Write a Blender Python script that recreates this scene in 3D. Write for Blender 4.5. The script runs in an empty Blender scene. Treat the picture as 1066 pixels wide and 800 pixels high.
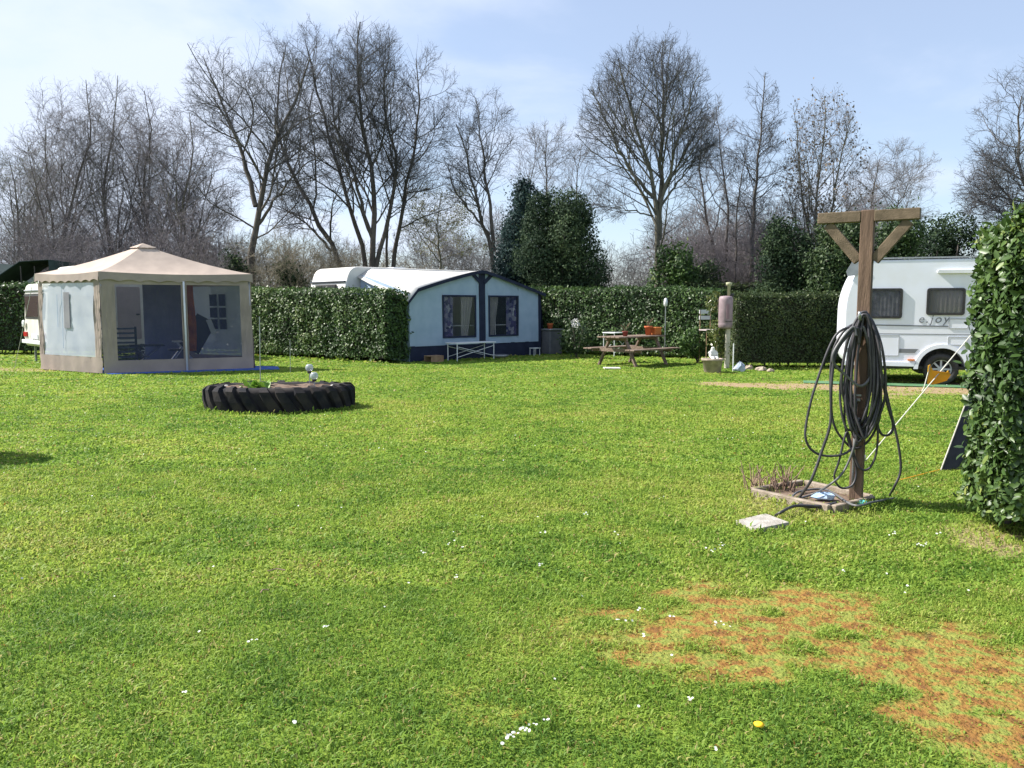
import bpy, math, random
import numpy as np
from mathutils import Vector, Matrix
R = math.radians
random.seed(7); rng = np.random.default_rng(7)
sc = bpy.context.scene
col = sc.collection

# ------------------------------------------------------------ camera, world, sun
F, CX, CY, EYE, HOR = 820.0, 533.0, 400.0, 1.55, 318.0
PITCH = math.atan((CY - HOR) / F)
cd = bpy.data.cameras.new('camera'); cam = bpy.data.objects.new('camera', cd); col.objects.link(cam)
cam.location = (0, 0, EYE); cam.rotation_euler = (R(90) - PITCH, 0, 0)
cd.sensor_width = 36; cd.lens = 36 * F / 1066; cd.clip_start = .05; cd.clip_end = 3000
sc.camera = cam
SUN = Vector((-.84, .17, .82)).normalized()
SUN_EL = math.asin(SUN.z); SUN_AZ = math.atan2(SUN.x, SUN.y)
w = bpy.data.worlds.new('World'); sc.world = w; w.use_nodes = True
nt = w.node_tree; N = nt.nodes; L = nt.links
bg = N['Background']; bg.inputs['Strength'].default_value = .086
sky = N.new('ShaderNodeTexSky'); sky.sky_type = 'NISHITA'; sky.sun_disc = False
sky.sun_elevation = SUN_EL; sky.sun_rotation = SUN_AZ; sky.air_density = 1.0; sky.dust_density = .6; sky.ozone_density = 3.0
tc = N.new('ShaderNodeTexCoord'); sep = N.new('ShaderNodeSeparateXYZ'); L.new(tc.outputs['Generated'], sep.inputs[0])
zz = N.new('ShaderNodeMath'); zz.operation = 'ADD'; L.new(sep.outputs['Z'], zz.inputs[0]); zz.inputs[1].default_value = .22
dx = N.new('ShaderNodeMath'); dx.operation = 'DIVIDE'; L.new(sep.outputs['X'], dx.inputs[0]); L.new(zz.outputs[0], dx.inputs[1])
dy = N.new('ShaderNodeMath'); dy.operation = 'DIVIDE'; L.new(sep.outputs['Y'], dy.inputs[0]); L.new(zz.outputs[0], dy.inputs[1])
cb = N.new('ShaderNodeCombineXYZ'); L.new(dx.outputs[0], cb.inputs[0]); L.new(dy.outputs[0], cb.inputs[1])
cn = N.new('ShaderNodeTexNoise'); cn.inputs['Scale'].default_value = 1.25; cn.inputs['Detail'].default_value = 7; cn.inputs['Roughness'].default_value = .52
cn.inputs['Distortion'].default_value = .25
L.new(cb.outputs[0], cn.inputs['Vector'])
# more cloud towards the west (left), where the sun stands
ax = N.new('ShaderNodeMath'); ax.operation = 'MULTIPLY_ADD'; L.new(sep.outputs['X'], ax.inputs[0]); ax.inputs[1].default_value = -.27; ax.inputs[2].default_value = .02
sm = N.new('ShaderNodeMath'); sm.operation = 'ADD'; L.new(cn.outputs['Fac'], sm.inputs[0]); L.new(ax.outputs[0], sm.inputs[1])
cr = N.new('ShaderNodeMapRange'); cr.interpolation_type = 'SMOOTHSTEP'
cr.inputs['From Min'].default_value = .44; cr.inputs['From Max'].default_value = .70; cr.inputs['To Min'].default_value = .36; cr.inputs['To Max'].default_value = .92
L.new(sm.outputs[0], cr.inputs['Value'])
mx = N.new('ShaderNodeMix'); mx.data_type = 'RGBA'; L.new(cr.outputs[0], mx.inputs[0]); L.new(sky.outputs[0], mx.inputs[6])
mx.inputs[7].default_value = (4.9, 5.4, 6.5, 1)
L.new(mx.outputs[2], bg.inputs['Color'])
sd = bpy.data.lights.new('sun', 'SUN'); sd.energy = 5.0; sd.angle = R(.55); sd.color = (1, .95, .87)
sun = bpy.data.objects.new('sun', sd); col.objects.link(sun)
sun.rotation_euler = SUN.to_track_quat('Z', 'Y').to_euler(); sun.location = (-20, 5, 25)
vs = sc.view_settings; vs.view_transform = 'Standard'; vs.look = 'None'; vs.gamma = 1; vs.exposure = 1.1
sc.render.engine = 'CYCLES'
sc.cycles.max_bounces = 6; sc.cycles.transparent_max_bounces = 16

# ------------------------------------------------------------ helpers
def G(px, py, z=0.0):                     # point where the sight line of a photo pixel meets height z
    ca, sa = math.cos(PITCH), math.sin(PITCH)
    x, y, zz = px - CX, F * ca + (CY - py) * sa, -F * sa + (CY - py) * ca
    t = (z - EYE) / zz
    return Vector((x * t, y * t, z))
def W(px, py, d):                         # point at depth d
    ca, sa = math.cos(PITCH), math.sin(PITCH)
    x, y, zz = px - CX, F * ca + (CY - py) * sa, -F * sa + (CY - py) * ca
    t = d / y
    return Vector((x * t, d, EYE + zz * t))

def mat(name, c, rough=.7, c2=None, scale=6, spec=.3, bump=0, bscale=60, alpha=1, metal=0, transl=0, emit=0, coat=0, detail=5, lo=.35, hi=.65, vec='Object', stretch=None, sheen=0):
    m = bpy.data.materials.new(name); m.use_nodes = True
    n, l = m.node_tree.nodes, m.node_tree.links; p = n['Principled BSDF']
    p.inputs['Base Color'].default_value = (*c, 1); p.inputs['Roughness'].default_value = rough
    p.inputs['Specular IOR Level'].default_value = spec; p.inputs['Metallic'].default_value = metal
    p.inputs['Alpha'].default_value = alpha; p.inputs['Coat Weight'].default_value = coat
    t = n.new('ShaderNodeTexCoord'); v = t.outputs[vec]
    if stretch:
        mp = n.new('ShaderNodeMapping'); mp.inputs['Scale'].default_value = stretch; l.new(v, mp.inputs[0]); v = mp.outputs[0]
    if c2:
        z = n.new('ShaderNodeTexNoise'); z.inputs['Scale'].default_value = scale; z.inputs['Detail'].default_value = detail; l.new(v, z.inputs['Vector'])
        r = n.new('ShaderNodeMapRange'); r.inputs['From Min'].default_value = lo; r.inputs['From Max'].default_value = hi; l.new(z.outputs['Fac'], r.inputs['Value'])
        x = n.new('ShaderNodeMix'); x.data_type = 'RGBA'; l.new(r.outputs[0], x.inputs[0]); x.inputs[6].default_value = (*c, 1); x.inputs[7].default_value = (*c2, 1)
        l.new(x.outputs[2], p.inputs['Base Color'])
        m['mixn'] = x.name
    if bump:
        z = n.new('ShaderNodeTexNoise'); z.inputs['Scale'].default_value = bscale; z.inputs['Detail'].default_value = 4; l.new(v, z.inputs['Vector'])
        b = n.new('ShaderNodeBump'); b.inputs['Strength'].default_value = bump; b.inputs['Distance'].default_value = .01; l.new(z.outputs['Fac'], b.inputs['Height']); l.new(b.outputs[0], p.inputs['Normal'])
    if transl:
        tr = n.new('ShaderNodeBsdfTranslucent'); ms = n.new('ShaderNodeMixShader'); ms.inputs[0].default_value = transl
        src = p.inputs['Base Color'].links[0].from_socket if p.inputs['Base Color'].links else None
        if src: l.new(src, tr.inputs['Color'])
        else: tr.inputs['Color'].default_value = (*c, 1)
        l.new(p.outputs[0], ms.inputs[1]); l.new(tr.outputs[0], ms.inputs[2]); l.new(ms.outputs[0], n['Material Output'].inputs[0])
    return m

def attr_mat(name, attr, stops, rough=.6, spec=.25, transl=.3, nscale=None, namp=0.0):
    """colour from a 0..1 point attribute, plus noise"""
    m = bpy.data.materials.new(name); m.use_nodes = True
    n, l = m.node_tree.nodes, m.node_tree.links; p = n['Principled BSDF']
    a = n.new('ShaderNodeAttribute'); a.attribute_name = attr; v = a.outputs['Fac']
    if nscale:
        t = n.new('ShaderNodeTexCoord'); z = n.new('ShaderNodeTexNoise'); z.inputs['Scale'].default_value = nscale; z.inputs['Detail'].default_value = 4
        l.new(t.outputs['Object'], z.inputs['Vector'])
        q = n.new('ShaderNodeMath'); q.operation = 'MULTIPLY_ADD'; l.new(z.outputs['Fac'], q.inputs[0]); q.inputs[1].default_value = namp * 2
        s = n.new('ShaderNodeMath'); s.operation = 'SUBTRACT'; l.new(v, s.inputs[0]); s.inputs[1].default_value = namp; l.new(s.outputs[0], q.inputs[2]); v = q.outputs[0]
    r = n.new('ShaderNodeValToRGB'); l.new(v, r.inputs[0]); e = r.color_ramp.elements
    while len(e) < len(stops): e.new(.5)
    for i, (pos, c) in enumerate(stops): e[i].position = pos; e[i].color = (*c, 1)
    l.new(r.outputs[0], p.inputs['Base Color']); p.inputs['Roughness'].default_value = rough; p.inputs['Specular IOR Level'].default_value = spec
    if transl:
        tr = n.new('ShaderNodeBsdfTranslucent'); ms = n.new('ShaderNodeMixShader'); ms.inputs[0].default_value = transl
        l.new(r.outputs[0], tr.inputs['Color']); l.new(p.outputs[0], ms.inputs[1]); l.new(tr.outputs[0], ms.inputs[2]); l.new(ms.outputs[0], n['Material Output'].inputs[0])
    return m

def raw_mesh(name, verts, loops, totals, m, parent=None, smooth=False, attrs=None, loc=None):
    me = bpy.data.meshes.new(name)
    verts = np.asarray(verts, np.float32); loops = np.asarray(loops, np.int32); totals = np.asarray(totals, np.int32)
    me.vertices.add(len(verts)); me.vertices.foreach_set('co', verts.ravel())
    me.loops.add(len(loops)); me.loops.foreach_set('vertex_index', loops)
    me.polygons.add(len(totals)); st = np.concatenate([[0], np.cumsum(totals)[:-1]]).astype(np.int32)
    me.polygons.foreach_set('loop_start', st); me.polygons.foreach_set('loop_total', totals)
    if smooth: me.polygons.foreach_set('use_smooth', np.ones(len(totals), bool))
    me.update(calc_edges=True)
    for k, v in (attrs or {}).items():
        a = me.attributes.new(k, 'FLOAT', 'POINT'); a.data.foreach_set('value', np.asarray(v, np.float32))
    if m: me.materials.append(m)
    o = bpy.data.objects.new(name, me); col.objects.link(o); o.parent = parent
    if loc is not None: o.location = loc
    return o

def scatter(name, tv, tf, M, T, m, parent=None, smooth=False, attrs=None):
    """copies of a small template (leaf, blade) merged into one mesh; M (n,3,3), T (n,3)"""
    tv = np.asarray(tv, np.float32); k = len(tv); n = len(T)
    V = np.einsum('nij,kj->nki', M, tv) + np.asarray(T)[:, None, :]
    fl = np.array([i for f in tf for i in f]); ft = np.array([len(f) for f in tf])
    loops = (fl[None, :] + (np.arange(n) * k)[:, None]).ravel(); tot = np.tile(ft, n)
    at = {q: np.repeat(v, k) for q, v in (attrs or {}).items()}
    return raw_mesh(name, V.reshape(-1, 3), loops, tot, m, parent, smooth, at)

class MB:
    def __init__(s): s.v = []; s.f = []
    def add(s, vs, fs):
        b = len(s.v); s.v += [tuple(v) for v in vs]; s.f += [tuple(i + b for i in f) for f in fs]; return s
    def box(s, c, d, rz=0, M=None, bev=0):
        hx, hy, hz = d[0] / 2, d[1] / 2, d[2] / 2; c = Vector(c)
        Mt = M if M else Matrix.Rotation(rz, 3, 'Z')
        if not bev:
            vs = [Mt @ Vector((x, y, z)) + c for z in (-hz, hz) for x, y in ((-hx, -hy), (hx, -hy), (hx, hy), (-hx, hy))]
            return s.add(vs, [(3, 2, 1, 0), (4, 5, 6, 7), (0, 1, 5, 4), (1, 2, 6, 5), (2, 3, 7, 6), (3, 0, 4, 7)])
        vs = []
        for z, e in ((-hz, bev), (-hz + bev, 0), (hz - bev, 0), (hz, bev)):
            a, b2 = hx - e, hy - e; q = bev if e == 0 else 0.0
            ring = [(-a, -b2 + q), (-a + q, -b2), (a - q, -b2), (a, -b2 + q), (a, b2 - q), (a - q, b2), (-a + q, b2), (-a, b2 - q)] if q else [(-a, -b2), (-a, -b2), (a, -b2), (a, -b2), (a, b2), (a, b2), (-a, b2), (-a, b2)]
            vs += [Mt @ Vector((x, y, z)) + c for x, y in ring]
        fs = [tuple(range(7, -1, -1)), tuple(range(24, 32))]
        for r in range(3):
            for i in range(8): fs.append((r * 8 + i, r * 8 + (i + 1) % 8, r * 8 + 8 + (i + 1) % 8, r * 8 + 8 + i))
        return s.add(vs, fs)
    def beam(s, a, b, wd, th, up=(0, 0, 1), bev=0):
        a, b = Vector(a), Vector(b); z = (b - a); ln = z.length; z.normalize(); x = Vector(up).cross(z)
        if x.length < 1e-4: x = Vector((1, 0, 0))
        x.normalize(); y = z.cross(x); M = Matrix((x, y, z)).transposed()
        return s.box((a + b) / 2, (wd, th, ln), M=M, bev=bev)
    def tube(s, pts, r, k=8, cap=True):
        pts = [Vector(p) for p in pts]; n = len(pts); rs = r if isinstance(r, (list, tuple)) else [r] * n
        t0 = (pts[1] - pts[0]).normalized(); u = t0.orthogonal().normalized(); vs = []
        for i, p in enumerate(pts):
            t = ((pts[min(i + 1, n - 1)] - pts[max(i - 1, 0)])).normalized()
            u = (u - t * u.dot(t)); u = u.normalized() if u.length > 1e-5 else t.orthogonal().normalized(); v = t.cross(u)
            for j in range(k):
                a = 2 * math.pi * j / k; vs.append(p + (u * math.cos(a) + v * math.sin(a)) * rs[i])
        fs = [(i * k + j, i * k + (j + 1) % k, (i + 1) * k + (j + 1) % k, (i + 1) * k + j) for i in range(n - 1) for j in range(k)]
        if cap: fs += [tuple(range(k - 1, -1, -1)), tuple((n - 1) * k + j for j in range(k))]
        return s.add(vs, fs)
    def lathe(s, prof, c=(0, 0, 0), k=24, M=None, cap=True):
        vs = []; c = Vector(c)
        for (r, z) in prof:
            for j in range(k):
                a = 2 * math.pi * j / k; q = Vector((r * math.cos(a), r * math.sin(a), z)); q = M @ q if M else q; vs.append(q + c)
        n = len(prof); fs = [(i * k + j, i * k + (j + 1) % k, (i + 1) * k + (j + 1) % k, (i + 1) * k + j) for i in range(n - 1) for j in range(k)]
        if cap: fs += [tuple(range(k - 1, -1, -1)), tuple((n - 1) * k + j for j in range(k))]
        return s.add(vs, fs)
    def prism(s, poly, y0, y1):           # polygon in x-z extruded along y
        n = len(poly); vs = [(x, y0, z) for x, z in poly] + [(x, y1, z) for x, z in poly]
        fs = [tuple(range(n)), tuple(range(2 * n - 1, n - 1, -1))] + [((i + 1) % n, i, i + n, (i + 1) % n + n) for i in range(n)]
        return s.add(vs, fs)
    def grid(s, P):                       # P[i][j] points
        a, b = len(P), len(P[0]); vs = [p for r in P for p in r]
        return s.add(vs, [(i * b + j, i * b + j + 1, (i + 1) * b + j + 1, (i + 1) * b + j) for i in range(a - 1) for j in range(b - 1)])
    def build(s, name, m, parent=None, smooth=False, bevel=0, solid=0):
        me = bpy.data.meshes.new(name); me.from_pydata(s.v, [], s.f); me.update(); me.materials.append(m)
        if smooth:
            for p in me.polygons: p.use_smooth = True
        o = bpy.data.objects.new(name, me); col.objects.link(o); o.parent = parent
        if solid: q = o.modifiers.new('thick', 'SOLIDIFY'); q.thickness = solid; q.offset = 0
        if bevel: q = o.modifiers.new('bev', 'BEVEL'); q.width = bevel; q.segments = 2; q.limit_method = 'ANGLE'
        return o

def tag(o, label, cat, group=None, kind=None):
    if label: o['label'] = label
    if cat: o['category'] = cat
    if group: o['group'] = group
    if kind: o['kind'] = kind
    return o
def empty(name, loc, rz, label, cat, group=None):
    o = bpy.data.objects.new(name, None); col.objects.link(o); o.location = loc; o.rotation_euler = (0, 0, rz); o.empty_display_size = .2
    return tag(o, label, cat, group)
def struct(o): o['kind'] = 'structure'; return o
def catmull(P, n=10, closed=False):
    P = [Vector(p) for p in P]; out = []; m = len(P)
    for i in range(m if closed else m - 1):
        if closed: a, b, c, d = P[i - 1], P[i], P[(i + 1) % m], P[(i + 2) % m]
        else: a, b, c, d = P[max(i - 1, 0)], P[i], P[i + 1], P[min(i + 2, m - 1)]
        for j in range(n):
            t = j / n; out.append(.5 * ((2 * b) + (c - a) * t + (2 * a - 5 * b + 4 * c - d) * t * t + (3 * b - a - 3 * c + d) * t ** 3))
    if not closed: out.append(P[-1])
    return out

def vnoise(x, y, seed=0):
    xi, yi = np.floor(x).astype(np.int64), np.floor(y).astype(np.int64); xf, yf = x - xi, y - yi
    u, v = xf * xf * (3 - 2 * xf), yf * yf * (3 - 2 * yf)
    def h(a, b):
        k = (a * 374761393 + b * 668265263 + seed * 974711) & 0xffffffff; k = ((k ^ (k >> 13)) * 1274126177) & 0xffffffff
        return ((k ^ (k >> 16)) & 0xffff) / 65535.0
    return (h(xi, yi) * (1 - u) + h(xi + 1, yi) * u) * (1 - v) + (h(xi, yi + 1) * (1 - u) + h(xi + 1, yi + 1) * u) * v
def fbm(x, y, seed=0, o=4):
    s, a, t = 0, 1, 0
    for i in range(o): s = s + a * vnoise(x * 2 ** i, y * 2 ** i, seed + i); t += a; a *= .55
    return s / t

# ------------------------------------------------------------ materials
M_BARK = mat('bark', (.060, .052, .048), .9, (.125, .11, .095), 5, bump=.6, bscale=30, stretch=(1, 1, .25))
M_BARK2 = mat('bark_green', (.085, .080, .060), .9, (.16, .15, .115), 4, bump=.5, bscale=30, stretch=(1, 1, .25))
M_TWIG = mat('twig_dark', (.055, .056, .066), .85, (.10, .098, .105), 1.2)
M_TWIGG = mat('twig_grey', (.13, .125, .135), .85, (.20, .19, .195), 1.2)  # grey bark, paler and cooler to paint in haze over distance
M_TWIGM = mat('twig_mauve', (.135, .12, .135), .85, (.21, .19, .20), 1.0)  # mauve bark, lightened so the colour carries some distance haze
M_TWIGY = mat('twig_tan', (.17, .15, .11), .85, (.27, .235, .175), 1.2)
def leafmat(name, stops, rough=.35, spec=.5, transl=.22): return attr_mat(name, 'tint', stops, rough, spec, transl)
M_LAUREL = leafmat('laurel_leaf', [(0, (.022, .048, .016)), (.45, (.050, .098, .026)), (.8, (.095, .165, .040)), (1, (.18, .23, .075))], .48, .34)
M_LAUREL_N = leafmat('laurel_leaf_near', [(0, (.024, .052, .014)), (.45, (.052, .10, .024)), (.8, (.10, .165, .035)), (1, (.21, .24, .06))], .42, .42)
M_PRIVET = leafmat('privet_leaf', [(0, (.026, .044, .015)), (.5, (.055, .085, .026)), (1, (.13, .15, .05))], .5, .35)
M_YEW = leafmat('yew_leaf', [(0, (.016, .034, .020)), (.5, (.040, .066, .034)), (1, (.09, .13, .055))], .7, .15)
M_YEWB = leafmat('yew_leaf_blue', [(0, (.012, .026, .028)), (.5, (.026, .050, .050)), (1, (.05, .09, .08))], .7, .15)
M_IVY = leafmat('ivy_leaf', [(0, (.020, .042, .018)), (.5, (.048, .082, .032)), (1, (.11, .155, .06))], .55, .3)
M_BUD = leafmat('bud_leaf', [(0, (.10, .12, .04)), (.5, (.17, .18, .07)), (1, (.25, .23, .12))], .6, .2, .4)
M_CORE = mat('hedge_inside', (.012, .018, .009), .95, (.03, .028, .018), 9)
M_GRASS = attr_mat('grass_blades', 'tint', [(0, (.095, .195, .032)), (.3, (.200, .325, .047)), (.55, (.31, .41, .068)), (.76, (.40, .43, .10)), (.86, (.42, .36, .16)), (.93, (.31, .18, .045)), (1, (.23, .115, .035))], .55, .22, .5)
M_WHITE = mat('white_shell', (.76, .79, .88), .35, (.72, .74, .79), 2.5, spec=.45)
M_CREAM = mat('cream_shell', (.62, .60, .54), .45, (.52, .50, .45), 3)
M_CANVASW = mat('white_canvas', (.60, .59, .57), .85, (.50, .49, .47), 3, bump=.15, bscale=25, transl=.08)
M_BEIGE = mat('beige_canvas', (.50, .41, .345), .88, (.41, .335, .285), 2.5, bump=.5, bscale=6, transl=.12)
M_BEIGE_SHADE = mat('beige_canvas_shaded', (.36, .295, .255), .88, (.29, .24, .215), 2.5, bump=.5, bscale=6, transl=.03)  # gazebo cloth darkened: shade of the front wall put into the colour
M_NAVY = mat('navy_canvas', (.012, .017, .040), .85, (.020, .027, .058), 4, bump=.1, bscale=20)
M_GREYBLUE = mat('greyblue_canvas', (.33, .42, .54), .85, (.28, .37, .49), 3, bump=.15, bscale=18, transl=.04)
M_GLASSD = mat('dark_glass', (.05, .055, .07), .06, spec=.6, alpha=.40)
M_FILM = mat('clear_film', (.66, .70, .78), .4, (.55, .60, .70), 2.5, spec=.4, alpha=.72, transl=.15)
M_NET = mat('insect_net', (.036, .044, .080), .8, (.03, .037, .068), 8, alpha=.56)
M_BLACK = mat('black_rubber', (.022, .022, .024), .55, (.045, .043, .042), 14, spec=.35, bump=.2, bscale=80)
M_TYRE = mat('weathered_tyre', (.013, .014, .019), .85, (.042, .036, .034), 5, spec=.15, bump=.3, bscale=40)
M_HOSE = mat('hose_rubber', (.030, .029, .034), .45, (.060, .056, .064), 9, spec=.45)
M_HOSEG = mat('hose_grey', (.075, .075, .08), .45, (.12, .12, .12), 9, spec=.45)
M_WOOD = mat('post_wood', (.105, .068, .048), .85, (.19, .125, .088), 4, bump=.5, bscale=30, stretch=(6, 6, .7))
M_WOODG = mat('mossy_wood', (.105, .080, .052), .85, (.18, .135, .092), 4, bump=.5, bscale=30, stretch=(4, 4, 4))
M_WOODP = mat('table_wood', (.13, .085, .062), .85, (.24, .185, .15), 5, bump=.4, bscale=30, stretch=(1, 6, 6))
M_WOODT = mat('tan_wood', (.33, .23, .14), .8, (.24, .15, .09), 5)
M_SOIL = mat('soil', (.10, .066, .045), .95, (.20, .145, .11), 8, bump=.9, bscale=20)
M_CONC = mat('concrete', (.40, .38, .35), .9, (.55, .53, .49), 6, bump=.4, bscale=40)
M_STONE = mat('planter_stone', (.36, .30, .24), .9, (.24, .20, .16), 9, bump=.5, bscale=40)
M_TERRA = mat('terracotta', (.50, .13, .045), .75, (.42, .10, .04), 9)
M_BLUE = mat('blue_sheet', (.025, .075, .30), .6, (.035, .10, .36), 4)
M_METAL = mat('galvanised', (.42, .43, .45), .4, (.33, .34, .36), 9, metal=.7)
M_WHITEP = mat('white_plastic', (.72, .74, .76), .4, (.62, .64, .66), 6)
M_PINK = mat('mauve_enamel', (.27, .205, .225), .55, (.19, .145, .16), 6)
M_YELL = mat('yellow_tag', (.88, .56, .06), .5, (.80, .48, .05), 6, transl=.4)
M_SILV = mat('silver_paint', (.50, .51, .53), .35, (.42, .43, .45), 6)
M_GLASSA = mat('clear_window', (.05, .06, .08), .08, spec=.5, alpha=.22)
M_GREYC = mat('grey_curtain', (.24, .24, .26), .85, (.19, .19, .215), 3)
M_ROPE = mat('pale_rope', (.55, .55, .48), .8)
M_DKCLOTH = mat('dark_cloth', (.035, .045, .065), .85, (.06, .07, .095), 5)
M_RED = mat('red_lens', (.40, .02, .02), .2, spec=.5)
M_ORANGE = mat('orange_curtain', (.60, .17, .04), .8, (.33, .08, .03), 4, transl=.2)
M_DRYTW = mat('dry_stalk', (.30, .21, .15), .9, (.18, .12, .09), 9)
M_LEAFG = mat('young_leaf', (.12, .26, .03), .5, (.20, .34, .05), 20, transl=.3)
M_GLOBE = mat('clear_globe', (.55, .60, .66), .12, (.42, .47, .53), 12, spec=.6, alpha=.55)

# ------------------------------------------------------------ ground
def seg_d(X, Y, a, b):
    a, b = np.array(a[:2]), np.array(b[:2]); d = b - a; t = np.clip(((X - a[0]) * d[0] + (Y - a[1]) * d[1]) / (d @ d), 0, 1)
    return np.hypot(X - a[0] - t * d[0], Y - a[1] - t * d[1]), t
def sstep(a, b, x): t = np.clip((x - a) / (b - a), 0, 1); return t * t * (3 - 2 * t)
def gz(X, Y):
    near = np.exp(-((Y - 5) / 14) ** 2)
    return (fbm(X * .9, Y * .9, 3) - .5) * .05 * near + (fbm(X * .16, Y * .16, 9, 2) - .5) * .05 * near
MOSS = [((762, 655), .68, .56, 1.0), ((690, 672), .42, .30, .8), ((850, 640), .55, .40, .95), ((985, 690), .72, .34, 1.1), ((1055, 745), .42, .42, 1.1), ((900, 655), .6, .3, .8), ((930, 700), .5, .25, .75), ((520, 745), .40, .16, .26), ((480, 715), .5, .2, .24), ((640, 760), .4, .12, .22)]
def moss(X, Y):
    s = np.zeros_like(X)
    for (p, rx, ry, wgt) in MOSS:
        c = G(*p); s = np.maximum(s, wgt * np.exp(-(((X - c.x) / rx) ** 2 + ((Y - c.y) / ry) ** 2)))
    n = fbm(X * 4.6 + 7, Y * 7.0, 21, 5)
    return sstep(.14, .72, s + (n - .5) * 2.3 * sstep(.05, .45, s)) * .96
def dirt(X, Y):
    d, t = seg_d(X, Y, G(742, 400), G(1060, 407)); n = fbm(X * 1.3, Y * 2.2, 31)
    a = sstep(1.0, .35, d / (.45 + 2.7 * t) + (n - .5) * 1.5 + (fbm(X * 4, Y * 5, 77, 3) - .5) * .9)
    d2, t2 = seg_d(X, Y, G(-120, 381), G(42, 386)); b = sstep(1.0, .3, d2 / .75 + (n - .5) * .8) * .8
    e = sstep(.8, .2, np.hypot(X - 3.3, Y - 5.0) / .7 + (n - .5)) * .8
    c0 = G(835, 518); pl = sstep(1.0, .5, np.hypot(X - c0.x, Y - c0.y) / .75)
    return np.clip(np.maximum.reduce([a, b, e, pl * .55]), 0, 1)
def axis(fine, coarse): return np.unique(np.concatenate([np.arange(*fine)] + [np.arange(*c) for c in coarse]).round(4))
gx = axis((-6, 6, .05), [(-20, -6, .2), (6, 20, .2), (-60, -20, 2), (20, 62, 2), (-700, -60, 40), (60, 741, 40)])
gy = axis((1.6, 9, .05), [(9, 20, .15), (20, 30, .5), (30, 80, 2.5), (-60, 1.6, 3), (80, 1001, 40), (-600, -60, 60)])
GX, GY = np.meshgrid(gx, gy); X, Y = GX.ravel(), GY.ravel()
nx, ny = len(gx), len(gy); I = (np.arange(ny - 1)[:, None] * nx + np.arange(nx - 1)[None, :]).ravel()
m = bpy.data.materials.new('lawn_soil'); m.use_nodes = True; n, l = m.node_tree.nodes, m.node_tree.links; p = n['Principled BSDF']
p.inputs['Roughness'].default_value = .95; p.inputs['Specular IOR Level'].default_value = .1
def nz(scale, d=6, vec=None):
    z = n.new('ShaderNodeTexNoise'); z.inputs['Scale'].default_value = scale; z.inputs['Detail'].default_value = d; l.new(tcg.outputs['Object'], z.inputs['Vector']); return z.outputs['Fac']
tcg = n.new('ShaderNodeTexCoord')
def ramp(v, st):
    r = n.new('ShaderNodeValToRGB'); l.new(v, r.inputs[0]); e = r.color_ramp.elements
    while len(e) < len(st): e.new(.5)
    for i, (q, c) in enumerate(st): e[i].position = q; e[i].color = (*c, 1)
    return r.outputs[0]
def mixc(f, a, b):
    x = n.new('ShaderNodeMix'); x.data_type = 'RGBA'; l.new(f, x.inputs[0]); l.new(a, x.inputs[6]); l.new(b, x.inputs[7]); return x.outputs[2]
def at(nm): a = n.new('ShaderNodeAttribute'); a.attribute_name = nm; return a.outputs['Fac']
g1 = ramp(nz(14, 8), [(.25, (.065, .115, .018)), (.5, (.135, .20, .028)), (.75, (.20, .25, .05))])
m1 = ramp(nz(11, 9), [(.28, (.11, .055, .028)), (.42, (.22, .105, .034)), (.50, (.26, .165, .045)), (.56, (.17, .20, .045)), (.72, (.27, .26, .06))])
d1 = ramp(nz(9, 8), [(.3, (.23, .165, .095)), (.7, (.34, .26, .155))])
c = mixc(at('moss'), g1, m1); c = mixc(at('dirt'), c, d1); l.new(c, p.inputs['Base Color'])
b = n.new('ShaderNodeBump'); b.inputs['Strength'].default_value = .8; b.inputs['Distance'].default_value = .03; l.new(nz(45, 8), b.inputs['Height']); l.new(b.outputs[0], p.inputs['Normal'])
ground = raw_mesh('ground', np.stack([X, Y, gz(X, Y)], 1), np.stack([I, I + 1, I + nx + 1, I + nx], 1).ravel(), np.full(len(I), 4), m, None, True, {'moss': moss(X, Y), 'dirt': dirt(X, Y)})
struct(ground)

# ------------------------------------------------------------ grass blades
def inpoly(xx, yy, pg):
    c = np.zeros(xx.shape, bool); n_ = len(pg)
    for i in range(n_):
        x1, y1 = pg[i][0], pg[i][1]; x2, y2 = pg[(i + 1) % n_][0], pg[(i + 1) % n_][1]
        c ^= ((y1 > yy) != (y2 > yy)) & (xx < (x2 - x1) * (yy - y1) / (y2 - y1 + 1e-12) + x1)
    return c
SLAB = [G(765, 545), G(786, 554.5), G(822, 547), G(797, 537.5)]
FRAME = [G(781, 514), G(866, 533), G(910, 522), G(836, 505)]
TYC = ((291 - CX) / F * 11.85, 11.80)
def bare(xx, yy):
    b = inpoly(xx, yy, SLAB) | (((xx - TYC[0]) / 1.05) ** 2 + ((yy - TYC[1]) / .55) ** 2 < 1)
    b |= inpoly(xx, yy, [(-8.95, 17.6), (-5.65, 19.0), (-5.9, 19.8), (-8.4, 20.5), (-11, 19)])
    return b | (inpoly(xx, yy, FRAME) & (rng.random(xx.shape) < .6))
def tall(xx, yy):
    t = np.exp(-((np.sqrt(((xx - TYC[0]) / 1.14) ** 2 + ((yy - TYC[1]) / .66) ** 2) - 1) / .07) ** 2)
    for i in range(4): d, _ = seg_d(xx, yy, FRAME[i], FRAME[(i + 1) % 4]); t = np.maximum(t, np.exp(-(d / .07) ** 2) * .8)
    for i in range(4): d, _ = seg_d(xx, yy, SLAB[i], SLAB[(i + 1) % 4]); t = np.maximum(t, np.exp(-(d / .04) ** 2) * .45)
    for a, b in (((3.2, 5.0), (6.3, 4.55)), (G(893, 528), G(925, 524)), (G(250, 369.5), G(402, 379)), (G(735, 375), G(766, 383)), (G(766, 384), G(925, 384.5))):
        d, _ = seg_d(xx, yy, a, b); t = np.maximum(t, np.exp(-(d / .13) ** 2))
    return t * (.4 + fbm(xx * 5, yy * 5, 99, 2))
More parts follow.
